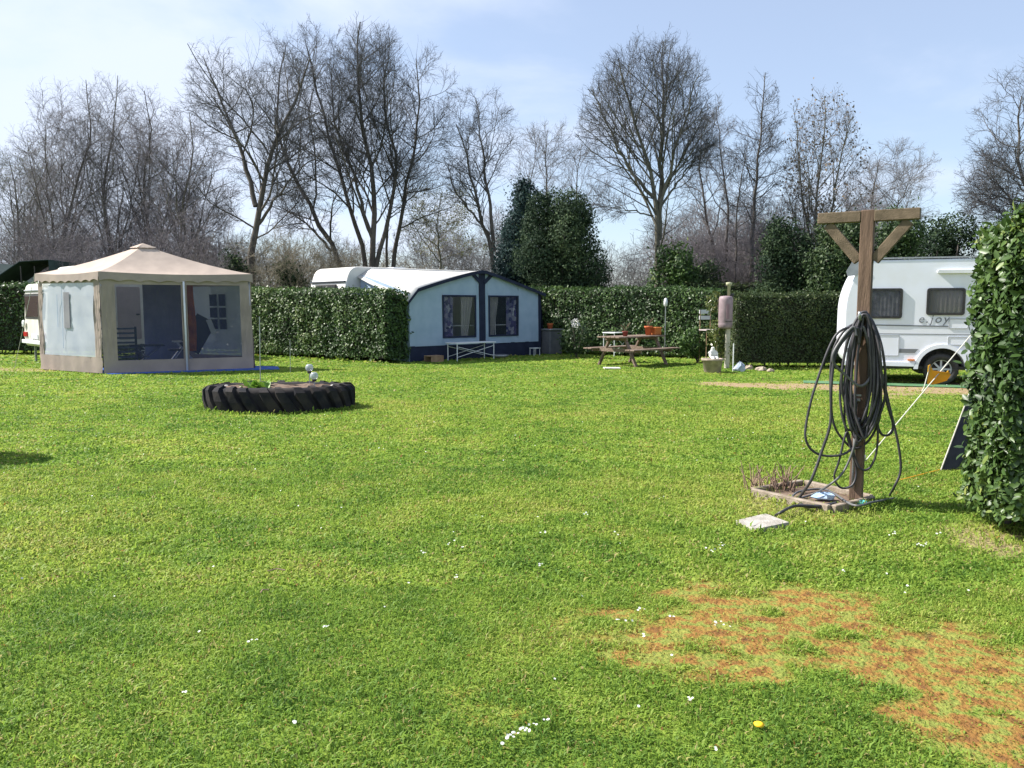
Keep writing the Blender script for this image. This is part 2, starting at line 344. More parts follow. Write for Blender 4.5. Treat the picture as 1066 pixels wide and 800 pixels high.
def grass():
    Vs, Ts = [], []
    for (y0, y1, dens, wd, h) in ((2.3, 4.2, 17000, .0032, .024), (4.2, 7.5, 7500, .0056, .026), (7.5, 13, 2700, .010, .026), (13, 21, 900, .019, .026), (21, 40, 160, .045, .035)):
        n = int(dens * .67 * (y1 ** 2 - y0 ** 2) * 1.0)
        yy = np.sqrt(rng.uniform(y0 ** 2, y1 ** 2, n)); xx = yy * rng.uniform(-.70, .70, n)
        ya = .2 if y0 < 2.5 else y0; ws_ = 5.0 if y0 < 15 else 8.0; n2 = int(dens * .42 * (y1 - ya) * ws_ * 2)      # the lawn goes on past the picture, a little thinner
        y2 = rng.uniform(ya, y1, n2); x2 = rng.choice([-1, 1], n2) * (y2 * .70 + rng.uniform(0, ws_, n2))
        if y0 < 2.5: n3 = int(dens * .42 * 2.1 * 3.0); y2 = np.concatenate([y2, rng.uniform(.2, 2.3, n3)]); x2 = np.concatenate([x2, rng.uniform(-1.6, 1.6, n3)])
        wide = np.concatenate([np.ones(len(yy)), np.full(len(y2), 1.45)]); xx = np.concatenate([xx, x2]); yy = np.concatenate([yy, y2]); n = len(xx)
        mo, di = moss(xx, yy), dirt(xx, yy); tuft = fbm(xx * 7, yy * 7, 50, 3); big = fbm(xx * .55 + 3, yy * .8, 60, 4)
        keep = ~bare(xx, yy) & (rng.random(n) > np.clip(mo * 1.0 - .06 + (tuft < .45) * mo * .2, 0, .86) + di * .92)
        xx, yy, mo, tuft, big, di, wide = (a[keep] for a in (xx, yy, mo, tuft, big, di, wide)); n = len(xx)
        hh = h * (1 + 1.6 * tall(xx, yy)) * np.where(rng.random(n) < .05, 1.7, 1.0) * rng.uniform(.5, 1.25, n) * (.55 + .95 * tuft) * (.8 + .45 * big) * (1 - .5 * mo)
        az = rng.uniform(0, 2 * np.pi, n); lean = rng.uniform(.15, 1.35, n)
        ca, sa = np.cos(az), np.sin(az); zb = gz(xx, yy) - .004
        ww = wd * wide * rng.uniform(.6, 1.3, n)
        b0 = np.stack([xx, yy, zb], 1)
        sx, sy = -sa * ww, ca * ww
        mid = b0 + np.stack([ca * hh * lean * .3, sa * hh * lean * .3, hh * .6], 1)
        side = np.stack([sx, sy, np.zeros(n)], 1)
        tip = b0 + np.stack([ca * hh * lean, sa * hh * lean, hh * (1.05 - .35 * lean)], 1)
        V = np.stack([b0 - side * .3, mid - side, tip, mid + side], 1)
        fine = fbm(xx * 2.6, yy * 3.4, 70, 3)
        t = .38 + (big - .5) * .68 + (fine - .5) * .52 + rng.normal(0, .10, n) - (tuft - .5) * .25 + mo * .22 + di * .3
        straw = rng.random(n) < .05 + .20 * mo + .10 * np.clip((fine - .52) * 4, 0, 1); t = np.where(straw, np.where(rng.random(n) < .15 + mo, rng.uniform(.90, 1, n), rng.uniform(.78, .88, n)), np.clip(t, 0, .78))
        Vs.append(V.reshape(-1, 3)); Ts.append(np.repeat(t, 4))
    V = np.concatenate(Vs); q = len(V) // 4
    tag(raw_mesh('lawn_grass', V, np.arange(len(V)), np.full(q, 4), M_GRASS, None, False, {'tint': np.concatenate(Ts)}), 'short bright green lawn grass with mossy thin patches', 'grass', kind='stuff')
grass()

# ------------------------------------------------------------ bare trees
def norm(a): return a / np.maximum(np.linalg.norm(a, axis=-1, keepdims=True), 1e-9)
def tubes(P, Rr, k):
    """P (N,n,3) polylines, Rr (N,n) radii -> verts, loops"""
    Nn, n, _ = P.shape; T = np.gradient(P, axis=1); T = norm(T)
    ref = np.where(np.abs(T[:, :1, 2:3]) > .9, np.array([1., 0, 0]), np.array([0, 0, 1.])); u = norm(np.cross(T, np.broadcast_to(ref, T.shape))); v = np.cross(T, u)
    a = 2 * np.pi * np.arange(k) / k
    V = P[:, :, None, :] + (u[:, :, None, :] * np.cos(a)[None, None, :, None] + v[:, :, None, :] * np.sin(a)[None, None, :, None]) * Rr[:, :, None, None]
    i = np.arange(Nn)[:, None, None] * n * k + np.arange(n - 1)[None, :, None] * k; j = np.arange(k)[None, None, :]; j2 = (j + 1) % k
    Fq = np.stack([i + j, i + j2, i + k + j2, i + k + j], -1).reshape(-1, 4)
    return V.reshape(-1, 3), Fq
def merge(parts):
    Vs, Fs, b = [], [], 0
    for V, Fq in parts: Vs.append(V); Fs.append(Fq + b); b += len(V)
    return np.concatenate(Vs), np.concatenate(Fs)
def resample(pl, n):
    pl = np.asarray(pl, float); s = np.concatenate([[0], np.cumsum(np.linalg.norm(np.diff(pl, axis=0), axis=1))]); t = np.linspace(0, s[-1], n)
    return np.stack([np.interp(t, s, pl[:, i]) for i in range(3)], 1)
def grow(rg, P, Rr, cnt, t0, t1, ang, ratio, trop, wig, npt, env=None, prof=.6, rr=.55, tipr=.35, rmin=.004, grav=0.):
    Nn, n, _ = P.shape; Lp = np.linalg.norm(np.diff(P, axis=1), axis=2).sum(1)
    t = t0 + (t1 - t0) * (np.arange(cnt)[None, :] + rg.random((Nn, cnt))) / cnt
    f = t * (n - 1); i0 = np.minimum(f.astype(int), n - 2); fr = (f - i0)[..., None]; ar = np.arange(Nn)[:, None]
    st = P[ar, i0] * (1 - fr) + P[ar, i0 + 1] * fr; tg = norm(P[ar, i0 + 1] - P[ar, i0]); r0 = Rr[ar, i0] * (1 - fr[..., 0]) + Rr[ar, i0 + 1] * fr[..., 0]
    az = rg.random((Nn, 1)) * 6.28 + np.arange(cnt)[None, :] * 2.4 + rg.normal(0, .4, (Nn, cnt))
    ref = np.where(np.abs(tg[..., 2:3]) > .9, np.array([1., 0, 0]), np.array([0, 0, 1.])); u = norm(np.cross(tg, ref)); v = np.cross(tg, u)
    th = R(1) * rg.uniform(ang[0], ang[1], (Nn, cnt))[..., None]
    d = tg * np.cos(th) + (u * np.cos(az)[..., None] + v * np.sin(az)[..., None]) * np.sin(th)
    d = d.reshape(-1, 3); st = st.reshape(-1, 3); t = t.ravel(); r0 = r0.ravel(); LL = np.repeat(Lp, cnt)
    if Nn > 12:
        kp = rg.random(len(t)) < np.clip(LL / (np.percentile(Lp, 60)), .12, 1); d, st, t, r0, LL = d[kp], st[kp], t[kp], r0[kp], LL[kp]
    ln = LL * ratio * (1 - prof * (t - t0) / max(t1 - t0, 1e-6)) * rg.uniform(.65, 1.25, len(t))
    if env is not None:
        C, E = np.array(env[0]), np.array(env[1]); dd = norm(d + np.array([0, 0, trop * 1.2]))
        o = (st - C) / E; q = dd / E; a = (q * q).sum(1); b = (o * q).sum(1); c = (o * o).sum(1) - 1
        disc = np.sqrt(np.maximum(b * b - a * c, 0)); far = np.where(c < 0, (-b + disc) / a, .35); ln = np.minimum(ln, far * rg.uniform(.82, 1.08, len(ln)) + .12)
    Q = [st]; cur = d; step = (ln / (npt - 1))[:, None]
    for k in range(npt - 1):
        Q.append(Q[-1] + cur * step); cur = norm(cur + np.array([0, 0, trop - grav * (k + 1)]) + rg.normal(0, wig, cur.shape))
    Q = np.stack(Q, 1); rb = np.maximum(np.minimum(r0 * rr, .012 * ln + rmin), rmin)
    return Q, rb[:, None] * np.linspace(1, tipr, npt)[None, :]

def quadmesh(name, V, Fq, m, parent, smooth=True): return raw_mesh(name, V, Fq.ravel(), np.full(len(Fq), 4), m, parent, smooth)

def bare_tree(name, stems, env, label, cat='tree', seed=1, bark=None, twig=None, limbs=12, l2=9, l3=7, l4=5, ang=(25, 55), trop=.12, wig=.12, ratio=.55, r=.16, t0=.25, grav=0., fat=1.0, group=None, buds=None, budn=3000, budmat=None, budsize=.05, parent_only=None, tw=1.0):
    """stems: list of (points, base radius); env: (centre, radii) of the crown"""
    rg = np.random.default_rng(seed); base = Vector(stems[0][0][0]); base.z = 0
    root = empty(name, base, 0, label, cat, group); bv = np.array(base)
    ns = 14; P, RR = [], []
    for pts, r0 in stems:
        q = resample([tuple(v) for v in catmull(pts, 8)], ns) + np.concatenate([np.zeros((1, 3)), rg.normal(0, .035, (ns - 1, 3))]); P.append(q); RR.append(np.linspace(1, .14, ns) * r0 * .84)
    P = np.array(P); RR = np.array(RR); env2 = (np.array(env[0]), np.array(env[1]))
    trop = trop * .42; limbs = int(limbs * 1.25); ang = (ang[0] + 8, ang[1] + 12)
    A, RA = grow(rg, P, RR, limbs, t0, .98, ang, ratio * 1.3, trop, wig * .8, 10, env2, .45, .5)
    B, RB = grow(rg, A, RA, l2, .15, .98, (25, 60), .58, trop, wig, 7, env2, .45, .55, rmin=.0085 * fat, grav=grav * .3)
    Cc, RC = grow(rg, B, RB, l3, .15, 1., (25, 60), .60, trop, wig, 5, env2, .4, .6, rmin=.0056 * fat, grav=grav)
    D, RD = grow(rg, Cc, RC, l4 + 1, .15, 1., (20, 60), .70, trop, wig, 4, None, .4, .65, rmin=.0038 * fat, grav=grav)
    S, RS = grow(rg, P, RR, limbs * 2, .5, 1., (25, 65), .16, trop, wig, 5, env2, .3, .3, rmin=.005 * fat)
    V, Fq = merge([tubes(P, RR, 9), tubes(A, RA, 6)]); quadmesh('trunk', V - bv, Fq, bark or M_BARK, root)
    V, Fq = merge([tubes(B, RB * tw, 4), tubes(Cc, RC * tw, 3), tubes(D, RD * tw, 3), tubes(S, RS, 4)]); cr = quadmesh('crown', V - bv, Fq, twig or M_TWIG, root)
    if buds:
        ends = D[:, -1]; idx = rg.integers(0, len(ends), budn); T = ends[idx] + rg.normal(0, .06, (budn, 3)) - bv
        leaf_cloud('buds', T, rg, budsize, budmat or M_BUD, cr)
    return root

LEAF6 = ([(0, 0, 0), (.30, -.24, .03), (.32, 0, -.03), (.30, .24, .03), (.72, -.20, .0), (.74, 0, -.06), (.72, .20, .0), (1.0, 0, -.12)],
         [(0, 1, 2), (0, 2, 3), (1, 4, 5, 2), (2, 5, 6, 3), (4, 7, 5), (5, 7, 6)])
LEAF1 = ([(0, 0, 0), (.5, -.26, .04), (1, 0, -.06), (.5, .26, .04)], [(0, 1, 2, 3)])
def frames(rg, nrm, up=.0, jit=.6):
    """leaf frames: blade normal near nrm, blade axis random and mostly downward/outward"""
    n_ = norm(nrm + rg.normal(0, jit, nrm.shape)); a = rg.normal(0, 1, nrm.shape) + np.array([0, 0, up]); x = norm(a - n_ * (a * n_).sum(1, keepdims=True)); y = np.cross(n_, x)
    return np.stack([x, y, n_], 2)
def leaf_cloud(name, T, rg, size, m, parent, nrm=None, jit=.7, up=0., tmpl=LEAF1, tint=None, smooth=False):
    n_ = len(T); nrm = rg.normal(0, 1, (n_, 3)) if nrm is None else nrm
    M = frames(rg, nrm, up, jit) * (size * rg.uniform(.6, 1.25, n_))[:, None, None]
    t = np.clip(rg.normal(.42, .22, n_) if tint is None else tint, 0, 1)
    return scatter(name, tmpl[0], tmpl[1], M, T, m, parent, smooth, {'tint': t})

# distances and outlines of each tree (pixel columns of the photograph turned into metres)
def S(d, pts, r, off=0): return ([W(px, py, d + off * i) for i, (px, py) in enumerate(pts)], r)
def E(d, x0, x1, y0, y1, dep=1.0):
    a, b = W(x0, y1, d), W(x1, y0, d); c = (a + b) / 2; return ((c.x, d, c.z), ((b.x - a.x) / 2, (b.x - a.x) / 2 * dep, (b.z - a.z) / 2))
GB = 'tall bare trees behind the hedges'
def gy_(d): return HOR + EYE / d * F           # ground row at distance d
bare_tree('bare_tree', [S(31, [(262, 356), (261, 285), (268, 225), (282, 165), (305, 110), (322, 60)], .21), S(31, [(266, 215), (258, 180), (240, 130), (222, 85), (210, 60)], .12, .3), S(31, [(268, 235), (300, 190), (335, 160)], .08, -.3)],
          E(31, 192, 345, 28, 250, .9), 'tall bare tree with a thick dark trunk just right of the beige gazebo roof', seed=11, limbs=12, l2=10, l3=8, l4=5, ang=(25, 60), trop=.09, wig=.16, ratio=.5, t0=.3)
bare_tree('bare_tree', [S(34, [(372, 345), (352, 270), (322, 215), (300, 170), (288, 120), (296, 55)], .17, .2), S(34, [(372, 345), (380, 270), (362, 215), (345, 150), (330, 90), (318, 45)], .16, -.2), S(34, [(345, 262), (318, 232), (288, 215)], .08)],
          E(34, 262, 385, 28, 262), 'bare tree with stems leaning left out of a fork behind the white caravan', seed=12, limbs=12, l2=9, l3=8, l4=5, trop=.12, wig=.14, ratio=.46, t0=.3, group=None)
bare_tree('bare_tree', [S(33, [(385, 345), (386, 270), (390, 205), (378, 140), (372, 80), (374, 22)], .19), S(33, [(385, 300), (402, 235), (412, 170), (400, 110), (405, 40)], .13, .2), S(33, [(388, 250), (370, 190), (350, 130), (344, 70)], .10, -.2)],
          E(33, 330, 440, 17, 262), 'tallest bare tree with two close upright stems above the white caravan roof', seed=13, limbs=14, l2=10, l3=8, l4=5, ang=(22, 48), trop=.14, wig=.12, ratio=.42, t0=.28)
bare_tree('bare_tree', [S(34.5, [(411, 345), (410, 270), (425, 190), (436, 120), (433, 60)], .15), S(34.5, [(404, 345), (402, 260), (410, 190), (400, 120)], .10)],
          E(34.5, 385, 480, 30, 262), 'bare tree of slim upright stems right of the tallest tree over the awning', seed=14, limbs=15, l2=10, l3=8, l4=5, ang=(30, 65), trop=.12, wig=.14, ratio=.45, t0=.25)
bare_tree('bare_tree', [S(36, [(455, 340), (458, 270), (455, 235), (458, 205)], .10)], E(36, 415, 500, 190, 275), 'small budding tree with pale green tinge behind the awning peak', seed=15, bark=M_BARK2, twig=M_TWIGY, limbs=14, l2=8, l3=6, l4=4, ang=(35, 75), trop=.06, wig=.2, ratio=.6, t0=.3, buds=True, budn=2600, budsize=.09)
bare_tree('bare_tree', [S(32, [(522, 350), (512, 265), (498, 215), (486, 165), (474, 130)], .15), S(32, [(514, 262), (508, 200), (500, 150), (497, 105)], .10, .2), S(32, [(510, 245), (478, 205), (462, 165)], .07, -.2)],
          E(32, 462, 545, 88, 250), 'leaning bare tree with twisted limbs left of the dark yew', seed=16, limbs=10, l2=8, l3=7, l4=4, ang=(25, 60), trop=.08, wig=.2, ratio=.42, t0=.3)
bare_tree('bare_tree', [S(40, [(574, 335), (573, 250), (568, 190), (570, 135)], .11), S(40, [(540, 335), (545, 230), (556, 170), (560, 140)], .08)], E(40, 532, 606, 122, 250), 'thin pale bare tree rising behind the dark yew', seed=17, twig=M_TWIGG, limbs=12, l2=8, l3=6, l4=4, ang=(25, 55), trop=.14, ratio=.38, t0=.35)
bare_tree('bare_tree', [S(42, [(605, 330), (602, 250), (600, 190), (606, 150)], .10)], E(42, 578, 640, 140, 260), 'slim bare tree between the yew and the big round crowned tree', seed=18, twig=M_TWIGG, limbs=14, l2=8, l3=6, l4=4, ang=(25, 55), trop=.1, ratio=.45, t0=.3)
bare_tree('bare_tree', [S(30, [(684, 362), (684, 270), (682, 210), (672, 160), (655, 110), (645, 60)], .17), S(30, [(686, 250), (688, 190), (690, 130), (690, 75), (690, 42)], .13, .1), S(30, [(684, 245), (696, 180), (712, 130), (728, 75)], .10, -.15), S(30, [(680, 205), (655, 175), (632, 130), (615, 90)], .085, .15), S(30, [(688, 215), (710, 185), (735, 150)], .06, .2), S(30, [(680, 225), (650, 218), (622, 214)], .04, -.2)],
          E(30, 598, 753, 36, 275, .9), 'big bare tree with a symmetrical rounded fan crown above the picnic table', seed=19, twig=M_TWIG, bark=M_BARK2, limbs=12, l2=10, l3=6, l4=4, ang=(14, 36), trop=.13, wig=.10, ratio=.46, t0=.22)
bare_tree('bare_tree', [S(33, [(752, 350), (748, 280), (735, 225), (728, 180), (735, 120)], .11), S(33, [(752, 300), (728, 262), (712, 240)], .05), S(33, [(754, 290), (758, 220), (750, 160), (745, 110)], .08)],
          E(33, 706, 772, 92, 275), 'bare tree with a crooked stem just right of the round crowned tree', seed=20, twig=M_TWIGG, limbs=11, l2=8, l3=6, l4=4, ang=(25, 55), trop=.12, wig=.16, ratio=.36, t0=.25)
bare_tree('bare_tree', [S(31, [(783, 358), (782, 280), (786, 215), (790, 150), (796, 76)], .12), S(31, [(768, 350), (765, 270), (770, 200), (778, 150)], .07)],
          E(31, 752, 822, 72, 285), 'narrow bare tree with one dark straight stem behind the mauve barrel', seed=21, limbs=20, l2=8, l3=6, l4=4, ang=(40, 75), trop=.09, wig=.15, ratio=.28, t0=.2)
bare_tree('bare_tree', [S(30, [(846, 360), (848, 290), (850, 230), (855, 160), (858, 100)], .10), S(30, [(846, 300), (838, 220), (830, 150), (826, 110)], .07, .2), S(30, [(850, 290), (866, 220), (876, 160), (884, 115)], .07, -.2), S(30, [(846, 280), (828, 230), (818, 190)], .05)],
          E(30, 812, 898, 94, 280), 'upright bare tree carrying clusters of dry seed pods behind the wooden post', seed=22, twig=M_TWIGG, bark=M_BARK2, limbs=12, l2=7, l3=5, l4=3, ang=(12, 35), trop=.16, wig=.1, ratio=.36, t0=.15, buds=True, budn=1500, budsize=.12, budmat=leafmat('seed_pod', [(0, (.10, .07, .05)), (.5, (.17, .13, .09)), (1, (.26, .2, .14))], .8, .1, .1))
bare_tree('bare_tree', [S(36, [(912, 340), (914, 270), (908, 215), (915, 165)], .11), S(36, [(914, 280), (935, 215), (950, 180)], .07), S(36, [(912, 250), (895, 200)], .05)],
          E(36, 880, 985, 143, 285), 'low spreading bare tree above the roof of the modern caravan', seed=23, twig=M_TWIGG, limbs=12, l2=8, l3=6, l4=4, ang=(30, 60), trop=.08, wig=.17, ratio=.5, t0=.3)
bare_tree('bare_tree', [S(26, [(1095, 375), (1090, 280), (1075, 220), (1060, 160), (1062, 100)], .15), S(26, [(1090, 260), (1050, 205), (1020, 175)], .07, .2), S(26, [(1090, 290), (1045, 225), (1008, 205)], .06, .3), S(26, [(1080, 230), (1060, 190), (1040, 160)], .05)],
          E(26, 996, 1150, 55, 270), 'bare tree leaning in from the right edge above the near laurel hedge', seed=24, limbs=12, l2=9, l3=7, l4=4, ang=(30, 65), trop=.05, wig=.18, ratio=.4, t0=.3)
# left mass of twiggy birches
LB = [(58, 345, [(58, 345), (62, 270), (78, 200), (95, 140), (88, 85)], (24, 120, 80, 290), 36, 'leftmost of the tall drooping twiggy birches, over the striped dark tent'),
      (110, 345, [(118, 345), (118, 270), (108, 200), (118, 140), (122, 80)], (62, 165, 76, 290), 37, 'drooping twiggy birch with the highest top, left of the gazebo peak'),
      (165, 345, [(160, 345), (158, 270), (150, 200), (155, 140), (152, 95)], (105, 200, 88, 290), 36, 'twiggy birch standing straight above the gazebo peak'),
      (200, 345, [(190, 345), (195, 270), (190, 215), (200, 160), (196, 118)], (140, 245, 112, 290), 35, 'twiggy brownish birch between the gazebo peak and the thick dark trunk'),
      (10, 345, [(15, 345), (20, 260), (16, 200), (10, 165)], (-30, 48, 158, 290), 38, 'thin birch at the left edge with faint green buds'),
      (30, 345, [(26, 345), (34, 270), (40, 210), (32, 160)], (0, 75, 120, 290), 40, 'pale thin birch rising over the left hedge and dark tent')]
for i, (_, _, pts, ev, d, lab) in enumerate(LB):
    st = [S(d, pts, .12)]
    for k, s in enumerate((-1, 1, -1, 1, 1, -1)):
        a = pts[1]; spread = (14, 26, 30, 42, 12, 20)[k] * s; top = ev[2] + 22 + 12 * k
        st.append(([W(pts[0][0] + s * 3, pts[0][1] - 20, d + .3 * k), W(a[0] + spread * .35, a[1] - 12 - 4 * k, d + .4 * k * s), W(a[0] + spread * .85, a[1] - 75, d + .5 * k * s), W(a[0] + spread * 1.15, top + 20, d + .5 * k * s)], .065))
    if i > 3: st = st[:3]
    bare_tree('bare_birch', st, E(d, *ev), lab, seed=30 + i, bark=M_BARK2 if i % 2 else M_BARK, twig=(M_TWIGM, M_TWIGG, M_TWIGM, M_TWIGM, M_TWIGG, M_TWIGG)[i], limbs=9 if i < 4 else 8, l2=8, l3=6, l4=4, ang=(20, 45), trop=.10, wig=.12, ratio=.40, t0=.18, grav=.03, buds=(i > 3), budn=1800, budsize=.06)

# bare undergrowth behind the hedges: three bushes, copied
def bush_stems(px, d, n_, h, sp, rg):
    b = W(px, gy_(d), d); b.z = 0; out = []
    for k in range(n_):
        a = rg.random() * 6.28; q = sp * rg.uniform(.4, 1)
        out.append(([b + Vector((math.cos(a) * .15, math.sin(a) * .15, 0)), b + Vector((math.cos(a) * q * .5, math.sin(a) * q * .5, h * .45)), b + Vector((math.cos(a) * q, math.sin(a) * q, h * rg.uniform(.7, 1)))], .035))
    return out, b
GS = 'bare shrubs in the undergrowth behind the hedges'
protos = []
for k, (tw_, h) in enumerate(((M_TWIGM, 5.4), (M_TWIGY, 4.2), (M_TWIGG, 4.6))):
    rg_ = np.random.default_rng(90 + k); px = (205, 300, 640)[k]; d = (32, 30, 42)[k]
    st, b = bush_stems(px, d, 9, h, 1.9, rg_)
    protos.append(bare_tree('bare_shrub', st, ((b.x, b.y, h * .5), (2.8, 2.5, h * .58)), ('mauve brown bare shrub behind the right half of the gazebo roof', 'tangled tan bare shrub between the gazebo and the white caravan', 'pale grey bare shrub low in the sky gap behind the picnic table')[k], 'shrub', seed=95 + k, twig=tw_, limbs=6, l2=6, l3=6, l4=3, ang=(20, 55), trop=.1, wig=.18, ratio=.5, t0=.1, group=GS, tw=1.0))
def copy_tree(o, loc, rz, s):
    r_ = o.copy(); col.objects.link(r_); r_.location = loc; r_.rotation_euler = (0, 0, rz); r_.scale = (s, s, s)
    for c_ in o.children:
        q = c_.copy(); col.objects.link(q); q.parent = r_
        for g_ in c_.children: z_ = g_.copy(); col.objects.link(z_); z_.parent = q
    return r_
for (k, px, d, s, where) in ((0, 70, 33, 1.0, 'just left of the gazebo, behind the striped dark tent'), (0, 130, 34, 1.0, 'behind the left slope of the gazebo roof'), (0, 10, 34, .9, 'at the left edge of the view'), (0, 225, 37, 1.1, 'behind the right slope of the gazebo roof'),
                      (1, 245, 33, 1.0, 'left of the thick dark trunk'), (1, 282, 36, 1.1, 'right of the thick dark trunk'), (1, 330, 32, .95, 'above the rounded end of the white caravan'), (1, 432, 38, .8, 'above the white awning roof middle'),
                      (2, 610, 44, .9, 'in the sky gap right of the olive yew'), (2, 680, 40, .8, 'behind the light green laurel bush'), (2, 585, 46, 1.0, 'far behind the olive yew'), (0, 720, 33, 1.0, 'right of the light green laurel bush'), (0, 770, 34, 1.05, 'directly above the mauve barrel'),
                      (0, 808, 31, 1.05, 'above the fine leaved hedge'), (1, 830, 34, 1.1, 'left of the wooden post crossbar'), (0, 870, 33, 1.1, 'behind the wooden post crossbar'), (2, 935, 40, 1.1, 'far behind the modern caravan roof'), (1, 380, 37, 1.0, 'above the left end of the awning roof'),
                      (0, 160, 39, 1.15, 'straight behind the gazebo peak'), (2, 60, 42, 1.2, 'far back left of the gazebo'), (2, 350, 44, 1.1, 'far back between the white caravan and the tall trees'), (2, 745, 44, 1.0, 'far back left of the mauve barrel'), (0, 100, 30, .8, 'low down behind the gazebo left corner'),
                      (0, 195, 29.5, .75, 'low down behind the gazebo right slope'), (2, 980, 42, 1.1, 'far back near the right hedge'), (0, 40, 36, 1.1, 'behind the cream caravan'), (2, 490, 41, 1.1, 'behind the leaning tree with twisted limbs'), (2, 545, 44, 1.5, 'far behind the blue green yew'), (2, 715, 40, 1.35, 'behind the crooked stemmed tree'), (0, 760, 39, 1.25, 'far back behind the narrow straight tree'), (2, 800, 38, 1.35, 'between the narrow tree and the seed pod tree'), (2, 895, 38, 1.4, 'under the low spreading tree'), (0, 735, 31, .8, 'just over the hedge left of the mauve barrel'), (2, 455, 43, 1.3, 'far behind the small budding tree')):
    b = W(px, 300, d); o = copy_tree(protos[k], (b.x, d, 0), (px * 1.7) % 6.28, s); o['label'] = ('mauve brown', 'tangled tan', 'pale grey')[k] + ' bare shrub ' + where

# ------------------------------------------------------------ evergreens
def evergreen(name, d, x0, x1, ytop, label, m, n_=9000, size=.13, seed=1, cat='shrub', cone=0., dep=1., stems=True, ybot=None, lumps=17, group=None):
    rg = np.random.default_rng(seed); a, b = W(x0, ytop, d), W(x1, ytop, d); cx = (a.x + b.x) / 2; rx = (b.x - a.x) / 2; H = a.z
    z0 = max(.15, W(x0, ybot, d).z if ybot else .2)
    root = empty(name, (cx, d, 0), 0, label, cat, group)
    # lumpy surface: a cluster of foliage masses of unequal size
    Ts, Ns, Ti = [], [], []
    for k in range(lumps):
        f = (k + .5) / lumps; zc = z0 + (H - z0) * (.12 + .8 * f); wr = rx * (1 - cone * f) * (1 if f < .75 else .8)
        a_ = rg.random() * 6.28; off = wr * rg.uniform(.2, .68); r_ = wr * rg.uniform(.38, .72); rz_ = (H - z0) * rg.uniform(.09, .20)
        zc = min(zc, H - rz_ * .8)
        q = norm(rg.normal(0, 1, (n_ // lumps, 3))); rad = rg.uniform(.55, 1.08, (len(q), 1)) ** .5
        lump_t = rg.normal(0, .13)
        c_ = np.array([math.cos(a_) * off, math.sin(a_) * off * dep, zc]); T = c_ + q * rad * np.array([r_, r_ * dep, rz_]); T += rg.normal(0, .06, T.shape) * (1 + 2.2 * (rg.random((len(T), 1)) < .22)); kp = fbm(T[:, 0] * 3.1 + k, T[:, 2] * 3.1 + seed, seed, 2) > .30; T, q = T[kp], q[kp]
        keep = T[:, 2] > .1; Ts.append(T[keep]); Ns.append(q[keep]); Ti.append(np.clip(rg.normal(.42 + lump_t, .2, keep.sum()), 0, 1))
    T = np.concatenate(Ts); Q = np.concatenate(Ns)
    mb = MB()
    for k in range(4 if stems else 0):
        a_ = k * 1.7; mb.tube([(math.cos(a_) * .12, math.sin(a_) * .12, 0), (math.cos(a_) * rx * .2, math.sin(a_) * rx * .2, H * .4), (math.cos(a_) * rx * .35, math.sin(a_) * rx * .35, H * .8)], [.07, .05, .015], 6)
    if stems: mb.build('trunk', M_BARK, root, True)
    leaf_cloud('crown', T, rg, size, m, root, Q, .75, .2, tint=np.concatenate(Ti))
    return root
evergreen('yew_tree', 29, 508, 582, 190, 'dark blue green yew with ragged pointed tops behind the awning', M_YEWB, 34000, .11, 1, 'tree', .45, lumps=20)
evergreen('yew_tree', 27.5, 526, 634, 203, 'broad dark olive green yew filling the sky gap right of the awning peak', M_YEW, 60000, .10, 2, 'tree', .30, lumps=30)
evergreen('evergreen_shrub', 29, 676, 728, 256, 'light green laurel bush at the foot of the round crowned tree', M_LAUREL, 9000, .14, 3)
evergreen('evergreen_shrub', 30, 712, 762, 272, 'dark laurel bush rising over the hedge left of the mauve barrel', M_IVY, 9000, .12, 4)
evergreen('evergreen_shrub', 27, 790, 852, 232, 'tall dark evergreen shrub rising over the hedge left of the wooden post', M_YEW, 20000, .11, 5)
evergreen('evergreen_shrub', 26, 838, 905, 226, 'tall dark evergreen shrub right behind the crossbar of the wooden post', M_IVY, 22000, .11, 6)
evergreen('evergreen_shrub', 25.5, 892, 962, 222, 'tall ivy green shrub directly behind the modern caravan roof', M_IVY, 24000, .11, 7)
evergreen('evergreen_shrub', 26.5, 950, 1025, 226, 'tall shrub between the modern caravan and the near laurel hedge', M_YEW, 22000, .11, 8)
evergreen('evergreen_shrub', 25, 1015, 1110, 215, 'tall shrub hidden behind the top of the near laurel hedge', M_YEW, 9000, .14, 9)
evergreen('evergreen_shrub', 31, 230, 262, 262, 'small dark evergreen shrub beside the thick dark trunk', M_YEW, 3500, .14, 10)
evergreen('evergreen_shrub', 30, 283, 322, 272, 'low dark evergreen shrub left of the white caravan end', M_YEW, 3500, .14, 12)

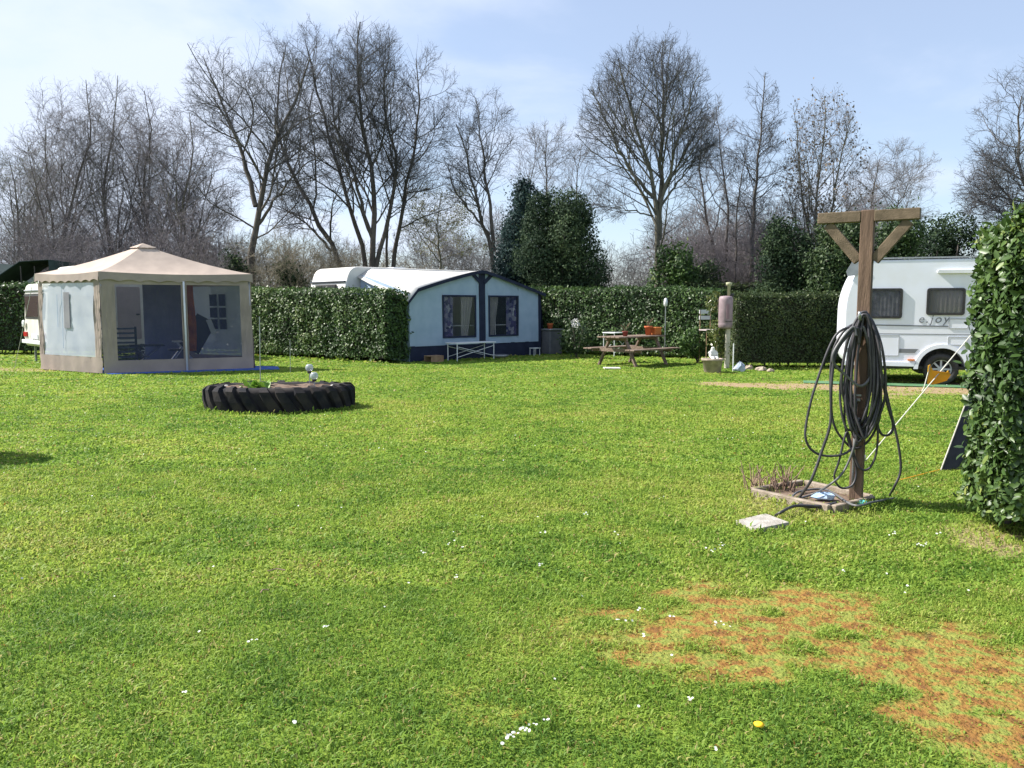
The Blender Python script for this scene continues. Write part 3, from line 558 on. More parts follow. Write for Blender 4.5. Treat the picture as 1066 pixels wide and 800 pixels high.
# ------------------------------------------------------------ hedges
def hedge(name, a, b, th, h0, h1, label, m, size, dens, seed, tmpl=LEAF1, ragged=.05, back=False, jit=.55, tintmu=.42, bottom=.08, smooth=False, shoots=0, stems=True, sheen=None):
    """clipped hedge from ground point a to b (its front face), th thick behind it"""
    rg = np.random.default_rng(seed); a, b = Vector((a[0], a[1], 0)), Vector((b[0], b[1], 0)); u = (b - a); Ln = u.length; u.normalize(); nrm = Vector((u.y, -u.x, 0))
    root = empty(name, a, math.atan2(u.y, u.x), label, 'hedge')
    e = size * .55 + .03; SD = seed
    # local frame: x along, y into the hedge, z up.  woody core a little inside
    H = lambda x: h0 + (h1 - h0) * x / Ln
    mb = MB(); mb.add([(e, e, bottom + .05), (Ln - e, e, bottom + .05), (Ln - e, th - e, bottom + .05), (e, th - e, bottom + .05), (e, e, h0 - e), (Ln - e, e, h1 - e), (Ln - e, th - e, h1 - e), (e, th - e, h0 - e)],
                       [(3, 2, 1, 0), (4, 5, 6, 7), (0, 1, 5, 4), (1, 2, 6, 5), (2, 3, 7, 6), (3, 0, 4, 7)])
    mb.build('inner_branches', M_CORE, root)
    Ts, Ns, Ti = [], [], []
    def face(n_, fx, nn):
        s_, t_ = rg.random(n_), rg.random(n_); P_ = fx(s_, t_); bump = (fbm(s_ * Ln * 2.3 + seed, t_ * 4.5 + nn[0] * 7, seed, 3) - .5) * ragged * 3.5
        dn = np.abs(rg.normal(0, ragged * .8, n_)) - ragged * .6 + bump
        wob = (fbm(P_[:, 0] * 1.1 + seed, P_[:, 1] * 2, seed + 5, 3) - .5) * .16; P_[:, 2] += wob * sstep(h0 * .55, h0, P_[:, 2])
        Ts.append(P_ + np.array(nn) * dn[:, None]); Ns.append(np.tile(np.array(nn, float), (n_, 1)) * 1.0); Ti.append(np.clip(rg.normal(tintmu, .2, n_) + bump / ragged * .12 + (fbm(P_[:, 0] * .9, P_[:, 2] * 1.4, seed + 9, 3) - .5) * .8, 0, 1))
    zb = lambda x: bottom + .10 * fbm(x * 3, x * 0 + seed, 5, 3)
    face(int(dens * Ln * h0), lambda s_, t_: np.stack([s_ * Ln, 0 * s_, zb(s_ * Ln) + t_ * (h0 + (h1 - h0) * s_ - zb(s_ * Ln))], 1), (0, -1, 0))
    face(int(dens * Ln * th * .9), lambda s_, t_: np.stack([s_ * Ln, t_ * th, h0 + (h1 - h0) * s_], 1), (0, 0, 1))
    face(int(dens * th * h1), lambda s_, t_: np.stack([0 * s_ + Ln, t_ * th, bottom + s_ * (h1 - bottom)], 1), (1, 0, 0))
    face(int(dens * th * h0), lambda s_, t_: np.stack([0 * s_, t_ * th, bottom + s_ * (h0 - bottom)], 1), (-1, 0, 0))
    face(int(dens * Ln * h0 * .5), lambda s_, t_: np.stack([s_ * Ln, 0 * s_ + th, bottom + t_ * (h0 + (h1 - h0) * s_ - bottom)], 1), (0, 1, 0))
    T = np.concatenate(Ts); Q = np.concatenate(Ns)
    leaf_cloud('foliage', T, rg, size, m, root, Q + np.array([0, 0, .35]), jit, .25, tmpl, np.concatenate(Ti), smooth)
    if stems:
        k = max(3, int(Ln / .45))
        for i in range(k):
            x = .15 + (Ln - .3) * (i + rg.random() * .6) / k; y = th * rg.uniform(.3, .7)
            MB().tube([(x, y, 0), (x + rg.normal(0, .05), y + rg.normal(0, .05), bottom + .25)], [.022, .016], 5).build('stem', M_BARK, root, True)
    return root
u1 = Vector((.741, .672, 0)); v1 = Vector((-.672, .741, 0))
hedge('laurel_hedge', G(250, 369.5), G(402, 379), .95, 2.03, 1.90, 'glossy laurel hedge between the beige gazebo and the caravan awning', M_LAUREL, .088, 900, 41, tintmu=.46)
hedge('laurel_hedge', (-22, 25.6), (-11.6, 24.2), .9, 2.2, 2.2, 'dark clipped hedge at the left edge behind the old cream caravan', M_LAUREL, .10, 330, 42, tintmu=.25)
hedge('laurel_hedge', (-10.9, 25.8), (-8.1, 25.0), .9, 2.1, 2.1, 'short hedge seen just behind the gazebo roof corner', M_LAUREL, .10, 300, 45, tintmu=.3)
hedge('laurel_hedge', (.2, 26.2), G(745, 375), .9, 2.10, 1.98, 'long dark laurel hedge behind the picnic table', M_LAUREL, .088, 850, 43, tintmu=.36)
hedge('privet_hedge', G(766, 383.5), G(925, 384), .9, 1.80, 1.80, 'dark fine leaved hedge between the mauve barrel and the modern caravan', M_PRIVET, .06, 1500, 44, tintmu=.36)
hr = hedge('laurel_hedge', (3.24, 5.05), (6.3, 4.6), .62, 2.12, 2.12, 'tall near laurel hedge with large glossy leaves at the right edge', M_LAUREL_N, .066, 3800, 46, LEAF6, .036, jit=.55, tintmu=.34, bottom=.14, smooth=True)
hedge('cypress_hedge', (6.0, 28), (17, 27), .9, 2.3, 2.3, 'low back hedge glimpsed beyond the modern caravan', M_PRIVET, .10, 240, 47)

# ------------------------------------------------------------ gazebo
GA, GR, GL = Vector((-9.22, 17.75, 0)), Vector((-6.34, 19.25, 0)), Vector((-11.36, 19.0, 0)); GBk = GL + GR - GA
gc = (GR + GL) / 2
gz_root = empty('garden_gazebo', gc, 0, 'square beige garden gazebo with curved pitched roof and netted window walls', 'gazebo')
ga, gr, gl, gb = (q - gc for q in (GA, GR, GL, GBk)); EV = 2.30; PK = 3.02
def wallpt(a, b, s, z, out=0.):
    q = a.lerp(b, s); nn = Vector(((b - a).y, -(b - a).x, 0)).normalized(); flare = .05 * (1 - z / EV) ** 1.5
    return Vector((q.x, q.y, z)) + nn * (out + flare)
def panel(name, a, b, s0, s1, z0, z1, m, parent, ns=10, nz=8, out=0., wav=.022, seed=0):
    P = [[wallpt(a, b, s0 + (s1 - s0) * i / ns, z0 + (z1 - z0) * j / nz, out + wav * math.sin(i * 2.3 + j * .9 + seed) * (1 if 0 < j < nz else .3)) for i in range(ns + 1)] for j in range(nz + 1)]
    return MB().grid(P).build(name, m, parent, True)
# roof: four concave sides with a small raised vent cap
mb = MB()
for a, b in ((ga, gr), (gr, gb), (gb, gl), (gl, ga)):
    n_ = 10; k = 12; P = []
    for i in range(n_ + 1):
        t = i / n_; z = EV + (PK - .10 - EV) * (t ** 1.12); row = []
        for j in range(k + 1):
            s_ = j / k; q = a.lerp(b, s_) * (1 - t * .93); sag = -.045 * math.sin(math.pi * s_) * (1 - t) - .03 * math.sin(math.pi * t)
            q = q * (1.02); row.append(Vector((q.x, q.y, z + sag)))
        P.append(row)
    mb.grid(P)
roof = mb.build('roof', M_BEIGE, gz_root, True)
mb = MB()
for a, b in ((ga, gr), (gr, gb), (gb, gl), (gl, ga)):
    P = [[Vector(((a.lerp(b, j / 8) * (.125 * (1 - t) + .0)).x, (a.lerp(b, j / 8) * (.125 * (1 - t))).y, PK - .09 + .10 * t + (-.018 * abs(math.sin(j * math.pi / 8 * 3)) if t == 0 else 0))) for j in range(9)] for t in (0, .4, 1)]
    mb.grid(P)
mb.build('vent_cap', M_BEIGE, roof, True)
# valance with scalloped edge
mb = MB()
for a, b in ((ga, gr), (gr, gb), (gb, gl), (gl, ga)):
    k = 48; nn = Vector(((b - a).y, -(b - a).x, 0)).normalized()
    P = [[], []]
    for j in range(k + 1):
        q = a.lerp(b, j / k) * 1.02; sc_ = -.045 * abs(math.sin(j / k * math.pi * 8)); sag = -.045 * math.sin(math.pi * j / k)
        P[0].append(Vector((q.x, q.y, EV + sag + .004))); P[1].append(Vector((q.x, q.y, EV + sag * .6 - .165 + sc_ * -1 - .04)) + nn * .02)
    mb.grid(P)
mb.build('valance', M_BEIGE_SHADE, gz_root, True)
# frame poles
for q in (ga, gr, gb, gl): MB().tube([(q.x * .985, q.y * .985, 0), (q.x * .985, q.y * .985, EV)], .022, 10).build('pole', M_METAL, gz_root, True)
Z1 = EV - .12
def netwall(a, b, mnet, wins, seed):
    """border cloth round window openings; wins = list of (s0,s1,z0,z1)"""
    s_edges = sorted({0, 1, *[w_[0] for w_ in wins], *[w_[1] for w_ in wins]}); z0, z1 = wins[0][2], wins[0][3]
    root_ = panel('wall_panel', a, b, 0, 1, .02, z0, M_BEIGE_SHADE, gz_root, 16, 3, wav=.02, seed=seed)
    panel('border', a, b, 0, 1, z1, Z1, M_BEIGE_SHADE, root_, 10, 2, seed=seed)
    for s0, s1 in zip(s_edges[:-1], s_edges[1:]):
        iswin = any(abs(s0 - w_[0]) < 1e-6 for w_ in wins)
        panel('window_net' if iswin else 'border', a, b, s0, s1, z0, z1, mnet if iswin else M_BEIGE_SHADE, root_, 8, 8, wav=.016 if not iswin else .024, seed=seed)
    return root_
wf = netwall(ga, gr, M_NET, [(.09, .515, .30, 2.02), (.555, .92, .30, 2.02)], 1)
wl = netwall(gl, ga, M_FILM, [(.08, .90, .38, 2.06)], 4)
wb = netwall(gr, gb, M_FILM, [(.12, .88, .30, 2.02)], 7)
wk = panel('back_curtain', gb, gl, .0, .30, .05, Z1, M_GREYC, gz_root, 8, 6, wav=.03)
MB().tube([wallpt(ga, gr, .535, 0, .03), wallpt(ga, gr, .535, 2.1, .03)], .024, 8).build('zip_pole', M_WHITEP, gz_root, True)
def strip(a, b, pts, wd, name, m, parent, out=.03):
    mb = MB()
    for (s0, z0, s1, z1) in pts: mb.beam(wallpt(a, b, s0, z0, out), wallpt(a, b, s1, z1, out), wd, .006, up=(b - a).cross(Vector((0, 0, 1))))
    return mb.build(name, m, parent)
strip(gl, ga, [(.42, .55, .42, 2.0), (.34, 1.05, .34, 1.8)], .012, 'seam', M_GREYBLUE, wl)
MB().grid([[wallpt(gl, ga, s_, z_, .022) for s_ in (.44, .53)] for z_ in (1.02, 1.85)]).build('window_flap', M_GREYC, wl)
strip(gr, gb, [(.5, .3, .5, 2.0)], .012, 'seam', M_NAVY, wb)
# arched false window printed on the film of the right wall: three panes high
mb = MB()
for z0, z1 in ((.95, 1.2), (1.24, 1.49), (1.53, 1.82)): mb.grid([[wallpt(gr, gb, s_, z_, -.03) for s_ in (.36, .46)] for z_ in (z0, z1)]); mb.grid([[wallpt(gr, gb, s_, z_, -.03) for s_ in (.49, .60)] for z_ in (z0, z1)])
mb.build('window_flap', M_NAVY, wb)
P = [[gc * 0 + ga.lerp(gr, .52 + .10 * j / 6 + .01 * math.sin(i)) * .8 + gb * .2 + Vector((0, .02 * (-1) ** j, .45 + 1.65 * i / 5)) for j in range(7)] for i in range(6)]
MB().grid(P).build('orange_curtain', M_ORANGE, gz_root, True)
q = gl * 1.02; MB().tube([(q.x, q.y, EV), (q.x - .75, q.y + .2, .02)], .006, 5).build('guy_line', M_ROPE, gz_root)
# blue groundsheet
q = [GA + Vector((.30, -.22, 0)), GR + Vector((.75, -.35, 0)), GR + Vector((.45, .5, 0)), GBk, GL + Vector((.3, 0, 0))]
mb = MB(); mb.add([(v.x, v.y, .012) for v in q] + [(v.x, v.y, .022) for v in q], [(4, 3, 2, 1, 0), (5, 6, 7, 8, 9)] + [(i, (i + 1) % 5, (i + 1) % 5 + 5, i + 5) for i in range(5)])
tag(mb.build('groundsheet', M_BLUE), 'bright blue groundsheet lying under the beige gazebo', 'groundsheet')
# things inside the gazebo
def rel(s, t): return gc + ga.lerp(gr, s) * (1 - t) + gl.lerp(gb, s) * t
gang = math.atan2((gr - ga).y, (gr - ga).x)
q = rel(.70, .42); ch = empty('folding_chair', (q.x, q.y, .045), gang, 'reclined dark folding chair with white legs inside the gazebo', 'chair')
MB().box((-.05, 0, .42), (.50, .5, .03)).build('seat', M_DKCLOTH, ch)
MB().beam((.16, 0, .42), (.60, 0, 1.18), .5, .03, up=(0, 1, 0)).build('backrest', M_DKCLOTH, ch)
for s in (-1, 1):
    MB().tube([(-.35, s * .27, 0), (.12, s * .27, .62)], .014, 6).build('leg', M_WHITEP, ch); MB().tube([(.38, s * .27, 0), (-.12, s * .27, .62)], .014, 6).build('leg', M_WHITEP, ch)
    MB().tube([(-.2, s * .29, .62), (.3, s * .29, .64)], .018, 6).build('armrest', M_WHITEP, ch)
MB().beam((.62, -.15, 1.16), (.74, -.15, .80), .12, .012, up=(0, 1, 0)).build('cloth', M_WHITEP, ch)
q = rel(.22, .30); rk = empty('slatted_rack', (q.x, q.y, .045), gang, 'dark slatted rack of folded garden loungers inside the gazebo', 'rack')
for s in (-1, 1): MB().box((s * .38, 0, .50), (.04, .35, 1.0)).build('side_frame', M_DKCLOTH, rk)
mb = MB()
for i in range(9): mb.box((0, 0, .08 + i * .11), (.74, .33, .035))
mb.build('slats', mat('slat_blue', (.10, .13, .18), .7, (.14, .17, .22), 5), rk)
q = rel(.43, .35); tb = empty('folding_table', (q.x, q.y, .045), gang, 'low folding table with thin crossed legs inside the gazebo', 'table')
MB().box((0, 0, .55), (.75, .5, .03)).build('tabletop', M_DKCLOTH, tb)
for s in (-1, 1):
    MB().tube([(-.34, s * .2, 0), (.30, s * .2, .54)], .012, 6).build('leg', M_METAL, tb); MB().tube([(.34, s * .2, 0), (-.30, s * .2, .54)], .012, 6).build('leg', M_METAL, tb)

# ------------------------------------------------------------ caravans
def rounded(prof, r=.12, k=5):
    out = []; n_ = len(prof)
    for i in range(n_):
        p0, p1, p2 = Vector(prof[i - 1]), Vector(prof[i]), Vector(prof[(i + 1) % n_]); rr = r[i] if isinstance(r, (list, tuple)) else r
        a = (p0 - p1); b = (p2 - p1); d = min(rr, a.length * .45, b.length * .45); A = p1 + a.normalized() * d; B = p1 + b.normalized() * d
        for j in range(k + 1):
            t = j / k; q = A * (1 - t) ** 2 + p1 * 2 * t * (1 - t) + B * t * t; out.append((q.x, q.y))
    return out
def rrect(x0, x1, z0, z1, r=.05): return rounded([(x0, z0), (x1, z0), (x1, z1), (x0, z1)], r)
def ring(mb, o, i, y0, y1):
    n_ = len(o); b = len(mb.v); mb.v += [(x, y0, z) for x, z in o] + [(x, y0, z) for x, z in i] + [(x, y1, z) for x, z in o] + [(x, y1, z) for x, z in i]
    for k in range(n_):
        k2 = (k + 1) % n_; mb.f += [(b + k, b + k2, b + n_ + k2, b + n_ + k), (b + k2, b + k, b + 2 * n_ + k, b + 2 * n_ + k2), (b + n_ + k, b + n_ + k2, b + 3 * n_ + k2, b + 3 * n_ + k)]
def side_window(parent, x0, x1, z0, z1, y=0., curtain=None, name='window'):
    """window on the y=0 side (outside is -y)"""
    mb = MB(); ring(mb, rrect(x0, x1, z0, z1, .06), rrect(x0 + .045, x1 - .045, z0 + .045, z1 - .045, .05), y - .03, y); o = mb.build(name, M_BLACK, parent)
    MB().prism(rrect(x0 + .044, x1 - .044, z0 + .044, z1 - .044, .05), y - .022, y - .018).build('pane', M_GLASSD, o)
    k = 24; P = [[Vector((x0 + .05 + (x1 - x0 - .1) * j / k, y - .010 + .004 * math.sin(j * 1.9), z)) for j in range(k + 1)] for z in (z0 + .05, z1 - .05)]
    MB().grid(P).build('curtain', curtain or M_CREAM, o, True)
    return o
def wheel(parent, x, z, r, y):
    Mx = Matrix.Rotation(R(90), 3, 'X'); rt = MB().lathe([(r * .60, -.09), (r * .9, -.10), (r, -.07), (r, .07), (r * .9, .10), (r * .60, .09), (r * .60, -.09)], (x, y, z), 28, Mx, cap=False).build('wheel', M_BLACK, parent, True)
    mb = MB(); mb.lathe([(r * .60, .085), (r * .55, .05), (r * .55, -.05), (r * .60, -.085)], (x, y, z), 24, Mx, cap=False)
    mb.lathe([(.001, .06), (r * .16, .06), (r * .16, .03), (.001, .03)], (x, y, z), 14, Mx)
    for k in range(8):
        a = k * math.pi / 4; mb.beam((x + math.cos(a) * r * .12, y - .045, z + math.sin(a) * r * .12), (x + math.cos(a) * r * .58, y - .05, z + math.sin(a) * r * .58), .035, .02, up=(0, 1, 0))
    mb.build('rim', M_SILV, rt)
    MB().lathe([(.001, -.02), (r * .55, -.02), (r * .55, .0), (.001, .0)], (x, y + .02, z), 18, Mx).build('brake_drum', M_BLACK, rt)
    return rt
# modern white caravan at the right
ang = R(-19); CN = Vector((6.64, 15.80, 0)); cv = empty('caravan', CN, ang, 'modern white caravan with dark framed windows and grey side stripe at the right', 'caravan')
LC, HC, WC = 6.0, 2.45, 2.15
wx, wr = 1.78, .33
low = .36
arch = [(wx + (wr + .085) * math.cos(R(a)), .31 + (wr + .085) * math.sin(R(a))) for a in range(5, 176, 10)]
prof = rounded([(.10, low), (0, .55), (.0, 1.75), (.28, HC - .02), (LC - .45, HC), (LC, 1.7), (LC, .5), (LC - .1, low)], [.05, .15, .9, .35, .5, .5, .1, .05])
body = [p_ for p_ in prof]
# cut the wheel arch into the lower edge: the profile starts at (.10,low) and ends at (LC-.1,low)
body = body + arch
MBb = MB(); MBb.prism(body, 0, WC); bd = MBb.build('body', M_WHITE, cv)
bm_ = bd.modifiers.new('bev', 'BEVEL'); bm_.width = .035; bm_.segments = 3; bm_.limit_method = 'ANGLE'; bm_.angle_limit = R(50)
MB().prism([(.25, HC + .004), (LC - .5, HC + .012), (LC - .5, HC + .035), (.25, HC + .027)], -.012, .05).build('awning_rail', M_METAL, bd)
MB().prism([(.55, .62), (1.30, .62), (1.36, .70), (.55, .70)], -.006, -.001).build('stripe', mat('grey_stripe', (.17, .18, .19), .5), bd)
MB().prism([(.05, .62), (.53, .62), (.53, .70), (.05, .70)], -.0065, -.0015).build('stripe', bpy.data.materials['grey_stripe'], bd)
MB().prism([(wx + .5, .62), (LC - .3, .62), (LC - .3, .70), (wx + .46, .70)], -.006, -.001).build('stripe', bpy.data.materials['grey_stripe'], bd)
MB().prism([(.25, 1.155), (2.0, 1.13), (2.0, 1.155), (.25, 1.175)], -.006, -.001).build('stripe', mat('grey_line', (.16, .17, .19), .5), bd)
MB().prism([(.02, .36), (1.30, .36), (1.34, .44), (.02, .44)], -.03, 0).build('skirt', M_WHITE, bd)
mb = MB(); ring(mb, [(wx + (wr + .16) * math.cos(R(a)), .31 + (wr + .16) * math.sin(R(a))) for a in range(0, 181, 9)], [(wx + (wr + .085) * math.cos(R(a)), .31 + (wr + .085) * math.sin(R(a))) for a in range(0, 181, 9)], -.03, .0)
mb.build('wheel_arch', M_WHITE, bd)
MB().prism([(.02, .985), (5.9, .985), (5.9, .997), (.02, .997)], -.004, -.001).build('panel_seam', bpy.data.materials['grey_line'], bd)
MB().prism([(3.0, .5), (3.012, .5), (3.012, 2.45), (3.0, 2.45)], -.005, -.001).build('panel_seam', bpy.data.materials['grey_line'], bd)
for args in ((.42, 1.04, 1.29, 1.88), (1.46, 2.12, 1.36, 1.88), (3.3, 4.1, 1.30, 1.88)): side_window(bd, *args, curtain=mat('net_curtain', (.60, .61, .64), .9, (.30, .31, .35), 9) if args[0] < .5 else M_CREAM)
MB().prism(rrect(1.62, 2.3, 2.16, 2.22, .03), -.06, 0).build('vent_bump', M_WHITEP, bd)  # raised vent on the caravan side
def hatch(x0, x1, z0, z1, m=None):
    mb = MB(); ring(mb, rrect(x0, x1, z0, z1, .03), rrect(x0 + .02, x1 - .02, z0 + .02, z1 - .02, .02), -.012, -.001); o = mb.build('hatch', mat('hatch_edge', (.42, .44, .47), .5), bd); MB().prism(rrect(x0 + .02, x1 - .02, z0 + .02, z1 - .02, .02), -.007, -.001).build('hatch_door', M_WHITE, o)
hatch(.55, 1.02, .55, .97); hatch(1.86, 2.2, 1.10, 1.30); hatch(1.86, 2.2, .78, .95)
MB().prism(rrect(1.18, 1.30, .47, .50, .01), -.04, 0).build('marker_light', mat('amber_lens', (.6, .18, .03), .3), bd)
fc = bpy.data.curves.new('lettering', 'FONT'); fc.body = 'e.joy'; fc.size = .22; fc.extrude = .002; fc.space_character = 1.25; fc.shear = .2
to = bpy.data.objects.new('lettering', fc); col.objects.link(to); dg = bpy.context.evaluated_depsgraph_get(); me = bpy.data.meshes.new_from_object(to.evaluated_get(dg)); bpy.data.objects.remove(to)
me.materials.clear(); me.materials.append(mat('letter_grey', (.17, .18, .20), .5)); to = bpy.data.objects.new('lettering', me); col.objects.link(to); to.parent = bd; to.location = (1.33, -.006, 1.215); to.rotation_euler = (R(90), 0, 0)
wheel(cv, wx, .31, .31, .12)
MB().box((wx, .72, .45), (.7, .9, .5)).build('wheel_well', M_BLACK, cv)
MB().box((3, WC / 2, .335), (5.6, WC - .2, .06)).build('chassis', M_BLACK, cv)
MB().prism([(-.0, 2.22), (.10, 2.40), (.22, 2.44), (.30, 2.30), (.2, 2.14), (.03, 2.12)], -.03, .0).build('corner_lamp', M_METAL, bd)
for x in (.35, 5.6): MB().beam((x, .2, 0), (x, .2, .34), .05, .05).build('corner_steady', M_METAL, cv)
# mat beside caravan
q = Matrix.Rotation(ang, 4, 'Z'); mb = MB(); mb.box((1.3, -.05, .012), (3.2, .5, .008)); o = mb.build('groundsheet', mat('green_mat', (.06, .15, .07), .8, (.10, .20, .10), 6)); o.location = CN + Vector((-.45, .0, 0)); o.rotation_euler = (0, 0, ang)
tag(o, 'thin green mat on the ground along the modern caravan', 'mat')

# old caravan behind gazebo
ua = math.atan2(.71, .70); c2 = empty('caravan', (-11.95, 20.25, 0), ua, 'old cream caravan with a brown rear window half hidden behind the gazebo', 'caravan')
prof = rounded([(.05, .45), (0, .7), (.10, 2.12), (.75, 2.17), (.95, 2.62), (3.6, 2.66), (3.8, 2.2), (4.4, 2.1), (4.5, .7), (4.45, .45)], [.04, .1, .15, .05, .1, .1, .05, .15, .1, .04])
b2 = MB().prism(prof, 0, 2.1).build('body', M_CREAM, c2, bevel=.04)
def end_rect(y0, y1, z0, z1, x, th, name, m, parent): return MB().box((x, (y0 + y1) / 2, (z0 + z1) / 2), (th, y1 - y0, z1 - z0), bev=min(.01, th * .3)).build(name, m, parent)
o = end_rect(.18, 1.92, 1.18, 1.86, .048, .05, 'window', M_BLACK, b2); end_rect(.24, 1.86, 1.24, 1.80, .018, .012, 'pane', mat('brown_glass', (.07, .05, .05), .1, spec=.6), o)
end_rect(.02, 2.08, 1.92, 1.965, .07, .03, 'trim_strip', M_METAL, b2)
for y in (.22, 1.88): end_rect(y - .16, y + .16, .70, .83, .0, .05, 'tail_light', M_RED, b2)
end_rect(.75, 1.35, .66, .78, .0, .03, 'number_plate', M_WHITEP, b2); end_rect(.0, 2.1, .52, .62, -.03, .06, 'bumper', M_WHITEP, b2)
MB().lathe([(.001, -.05), (.09, -.03), (.10, .0), (.001, .03)], (-.02, 1.95, 1.05), 12, Matrix.Rotation(R(90), 3, 'Y')).build('hose_reel', M_WHITEP, b2)
dr = MB().prism(rrect(1.75, 2.35, .62, 2.05, .04), -.02, 0).build('door', mat('door_mauve', (.33, .27, .25), .6, (.28, .23, .22), 4), c2); MB().box((2.27, -.035, 1.3), (.08, .03, .04)).build('handle', M_BLACK, dr)
side_window(b2, .6, 1.45, 1.25, 1.8); side_window(b2, 2.7, 3.7, 1.2, 1.8); wheel(c2, 2.5, .29, .29, .10)
for y in (.25, 1.85): MB().beam((.2, y, 0), (.2, y, .46), .05, .05).build('corner_steady', M_METAL, c2)

# white caravan with awning
ub = math.atan2(.672, .741); NB = Vector((-4.93, 22.95, 0)); c3 = empty('caravan', NB, ub, 'white caravan with rounded end rising above the hedge behind its awning', 'caravan')
prof = rounded([(.05, .45), (0, .8), (.05, 1.9), (.30, 2.68), (5.6, 2.68), (6.0, 1.8), (6.0, .8), (5.9, .45)], [.05, .2, .5, .28, .4, .4, .2, .05])
b3 = MB().prism(prof, 0, 2.1).build('body', mat('caravan_white_b', (.66, .645, .61), .45, (.58, .57, .54), 3), c3, bevel=.09)
o = end_rect(.45, 1.65, 1.55, 2.16, .08, .06, 'window', M_BLACK, b3); end_rect(.5, 1.6, 1.6, 2.11, .046, .01, 'pane', M_GLASSD, o)
end_rect(.03, 2.07, 2.225, 2.26, .13, .07, 'trim_strip', M_DKCLOTH, b3)
MB().box((2.6, 1.1, 2.70), (.5, .5, .10), bev=.03).build('roof_vent', M_WHITEP, b3); wheel(c3, 3.0, .3, .3, .12)
# awning: front line AL->AR, depth 2.5 back to the caravan side
aw = empty('caravan_awning', NB + u1 * .62 + v1 * -2.5, ub, 'blue grey caravan awning with white roof, navy trim and curtained windows', 'awning')
LA, DA = 5.0, 2.48; zl, zp, zr = 1.90, 2.56, 1.90; xp = 2.55
def top(x):
    if x < xp: t = x / xp; return zl + (zp - zl) * (1 - (1 - t) ** 1.22) - .25 * max(0, .12 - t) / .12
    t = (x - xp) / (LA - xp); return zp + (zr - zp) * t ** 1.1
XS = [LA * i / 32 for i in range(33)]
mb = MB(); P = []
for j in range(9):
    t = j / 8; row = []
    for x in XS:
        zf = top(x); zb_ = 2.62 - .25 * max(0, .08 - x / LA) / .08 - .25 * max(0, x / LA - .92) / .08; e = .06 * math.sin(math.pi * t) ; row.append(Vector((x * (1 + .04) - .1, DA * t - .10 * (1 - t), zf + (zb_ - zf) * t ** .9 - e * .9 + .012 * math.sin(x * 6 + t * 5) * math.sin(math.pi * t))))
    P.append(row)
rf = mb.grid(P).build('roof', M_CANVASW, aw, True, solid=.012)
mb = MB(); P = [[Vector((x * 1.04 - .1, -.112, top(x) + dz)) for x in XS] for dz in (-.085, .012)]; mb.grid(P).build('edge_trim', M_NAVY, rf, solid=.012)
# front wall strips
def fw(name, x0, x1, zb0, zt, m, parent=aw, y=0., n_=10, wav=.01):
    P = [[Vector((x0 + (x1 - x0) * i / n_, y + wav * math.sin(i * 1.7 + j), (zb0 + ((zt(x0 + (x1 - x0) * i / n_) if callable(zt) else zt) - zb0) * j / 4))) for i in range(n_ + 1)] for j in range(5)]
    return MB().grid(P).build(name, m, parent, True)
zt = lambda x: top(x) - .03
WA, WB_ = (1.12, 2.34), (2.82, 4.02); ZW0, ZW1 = .62, 1.84
fr = fw('front_wall', 0, WA[0], .42, zt, M_GREYBLUE); fw('wall_cloth', WA[1], 2.46, .42, zt, M_GREYBLUE, fr); fw('wall_cloth', 2.70, WB_[0], .42, zt, M_GREYBLUE, fr)
fw('wall_cloth', WB_[1], LA - .12, .42, zt, M_GREYBLUE, fr); fw('wall_cloth', *WA, .42, ZW0, M_GREYBLUE, fr); fw('wall_cloth', *WB_, .42, ZW0, M_GREYBLUE, fr)
fw('wall_cloth', *WA, ZW1, zt, M_GREYBLUE, fr); fw('wall_cloth', *WB_, ZW1, zt, M_GREYBLUE, fr)
fw('centre_band', 2.46, 2.70, .42, lambda x: top(x) - .06, M_NAVY, fr, -.012); fw('edge_band', LA - .12, LA, .42, zt, M_NAVY, fr); fw('skirt', 0, LA, .0, .43, M_NAVY, aw, .01, 30, .015)
for s in (-1, 1):                          # navy braces spreading from the centre band to the roof
    MB().beam((2.58 + s * .06, -.03, 2.20), (2.58 + s * .36, -.03, 2.46 - .02), .11, .01, up=(0, 1, 0)).build('corner_band', M_NAVY, fr)
mcur = bpy.data.materials.new('patterned_curtain'); mcur.use_nodes = True; n, l = mcur.node_tree.nodes, mcur.node_tree.links; p = n['Principled BSDF']; t = n.new('ShaderNodeTexCoord')
vv = n.new('ShaderNodeTexVoronoi'); vv.inputs['Scale'].default_value = 9; l.new(t.outputs['Object'], vv.inputs[0]); rr_ = n.new('ShaderNodeValToRGB'); l.new(vv.outputs['Color'], rr_.inputs[0]); e = rr_.color_ramp.elements
for q, c_ in ((.2, (.03, .04, .16)), (.45, (.10, .08, .24)), (.6, (.34, .34, .46)), (.8, (.06, .07, .22))):
    z = e.new(q); z.color = (*c_, 1)
l.new(rr_.outputs[0], p.inputs['Base Color']); p.inputs['Roughness'].default_value = .9
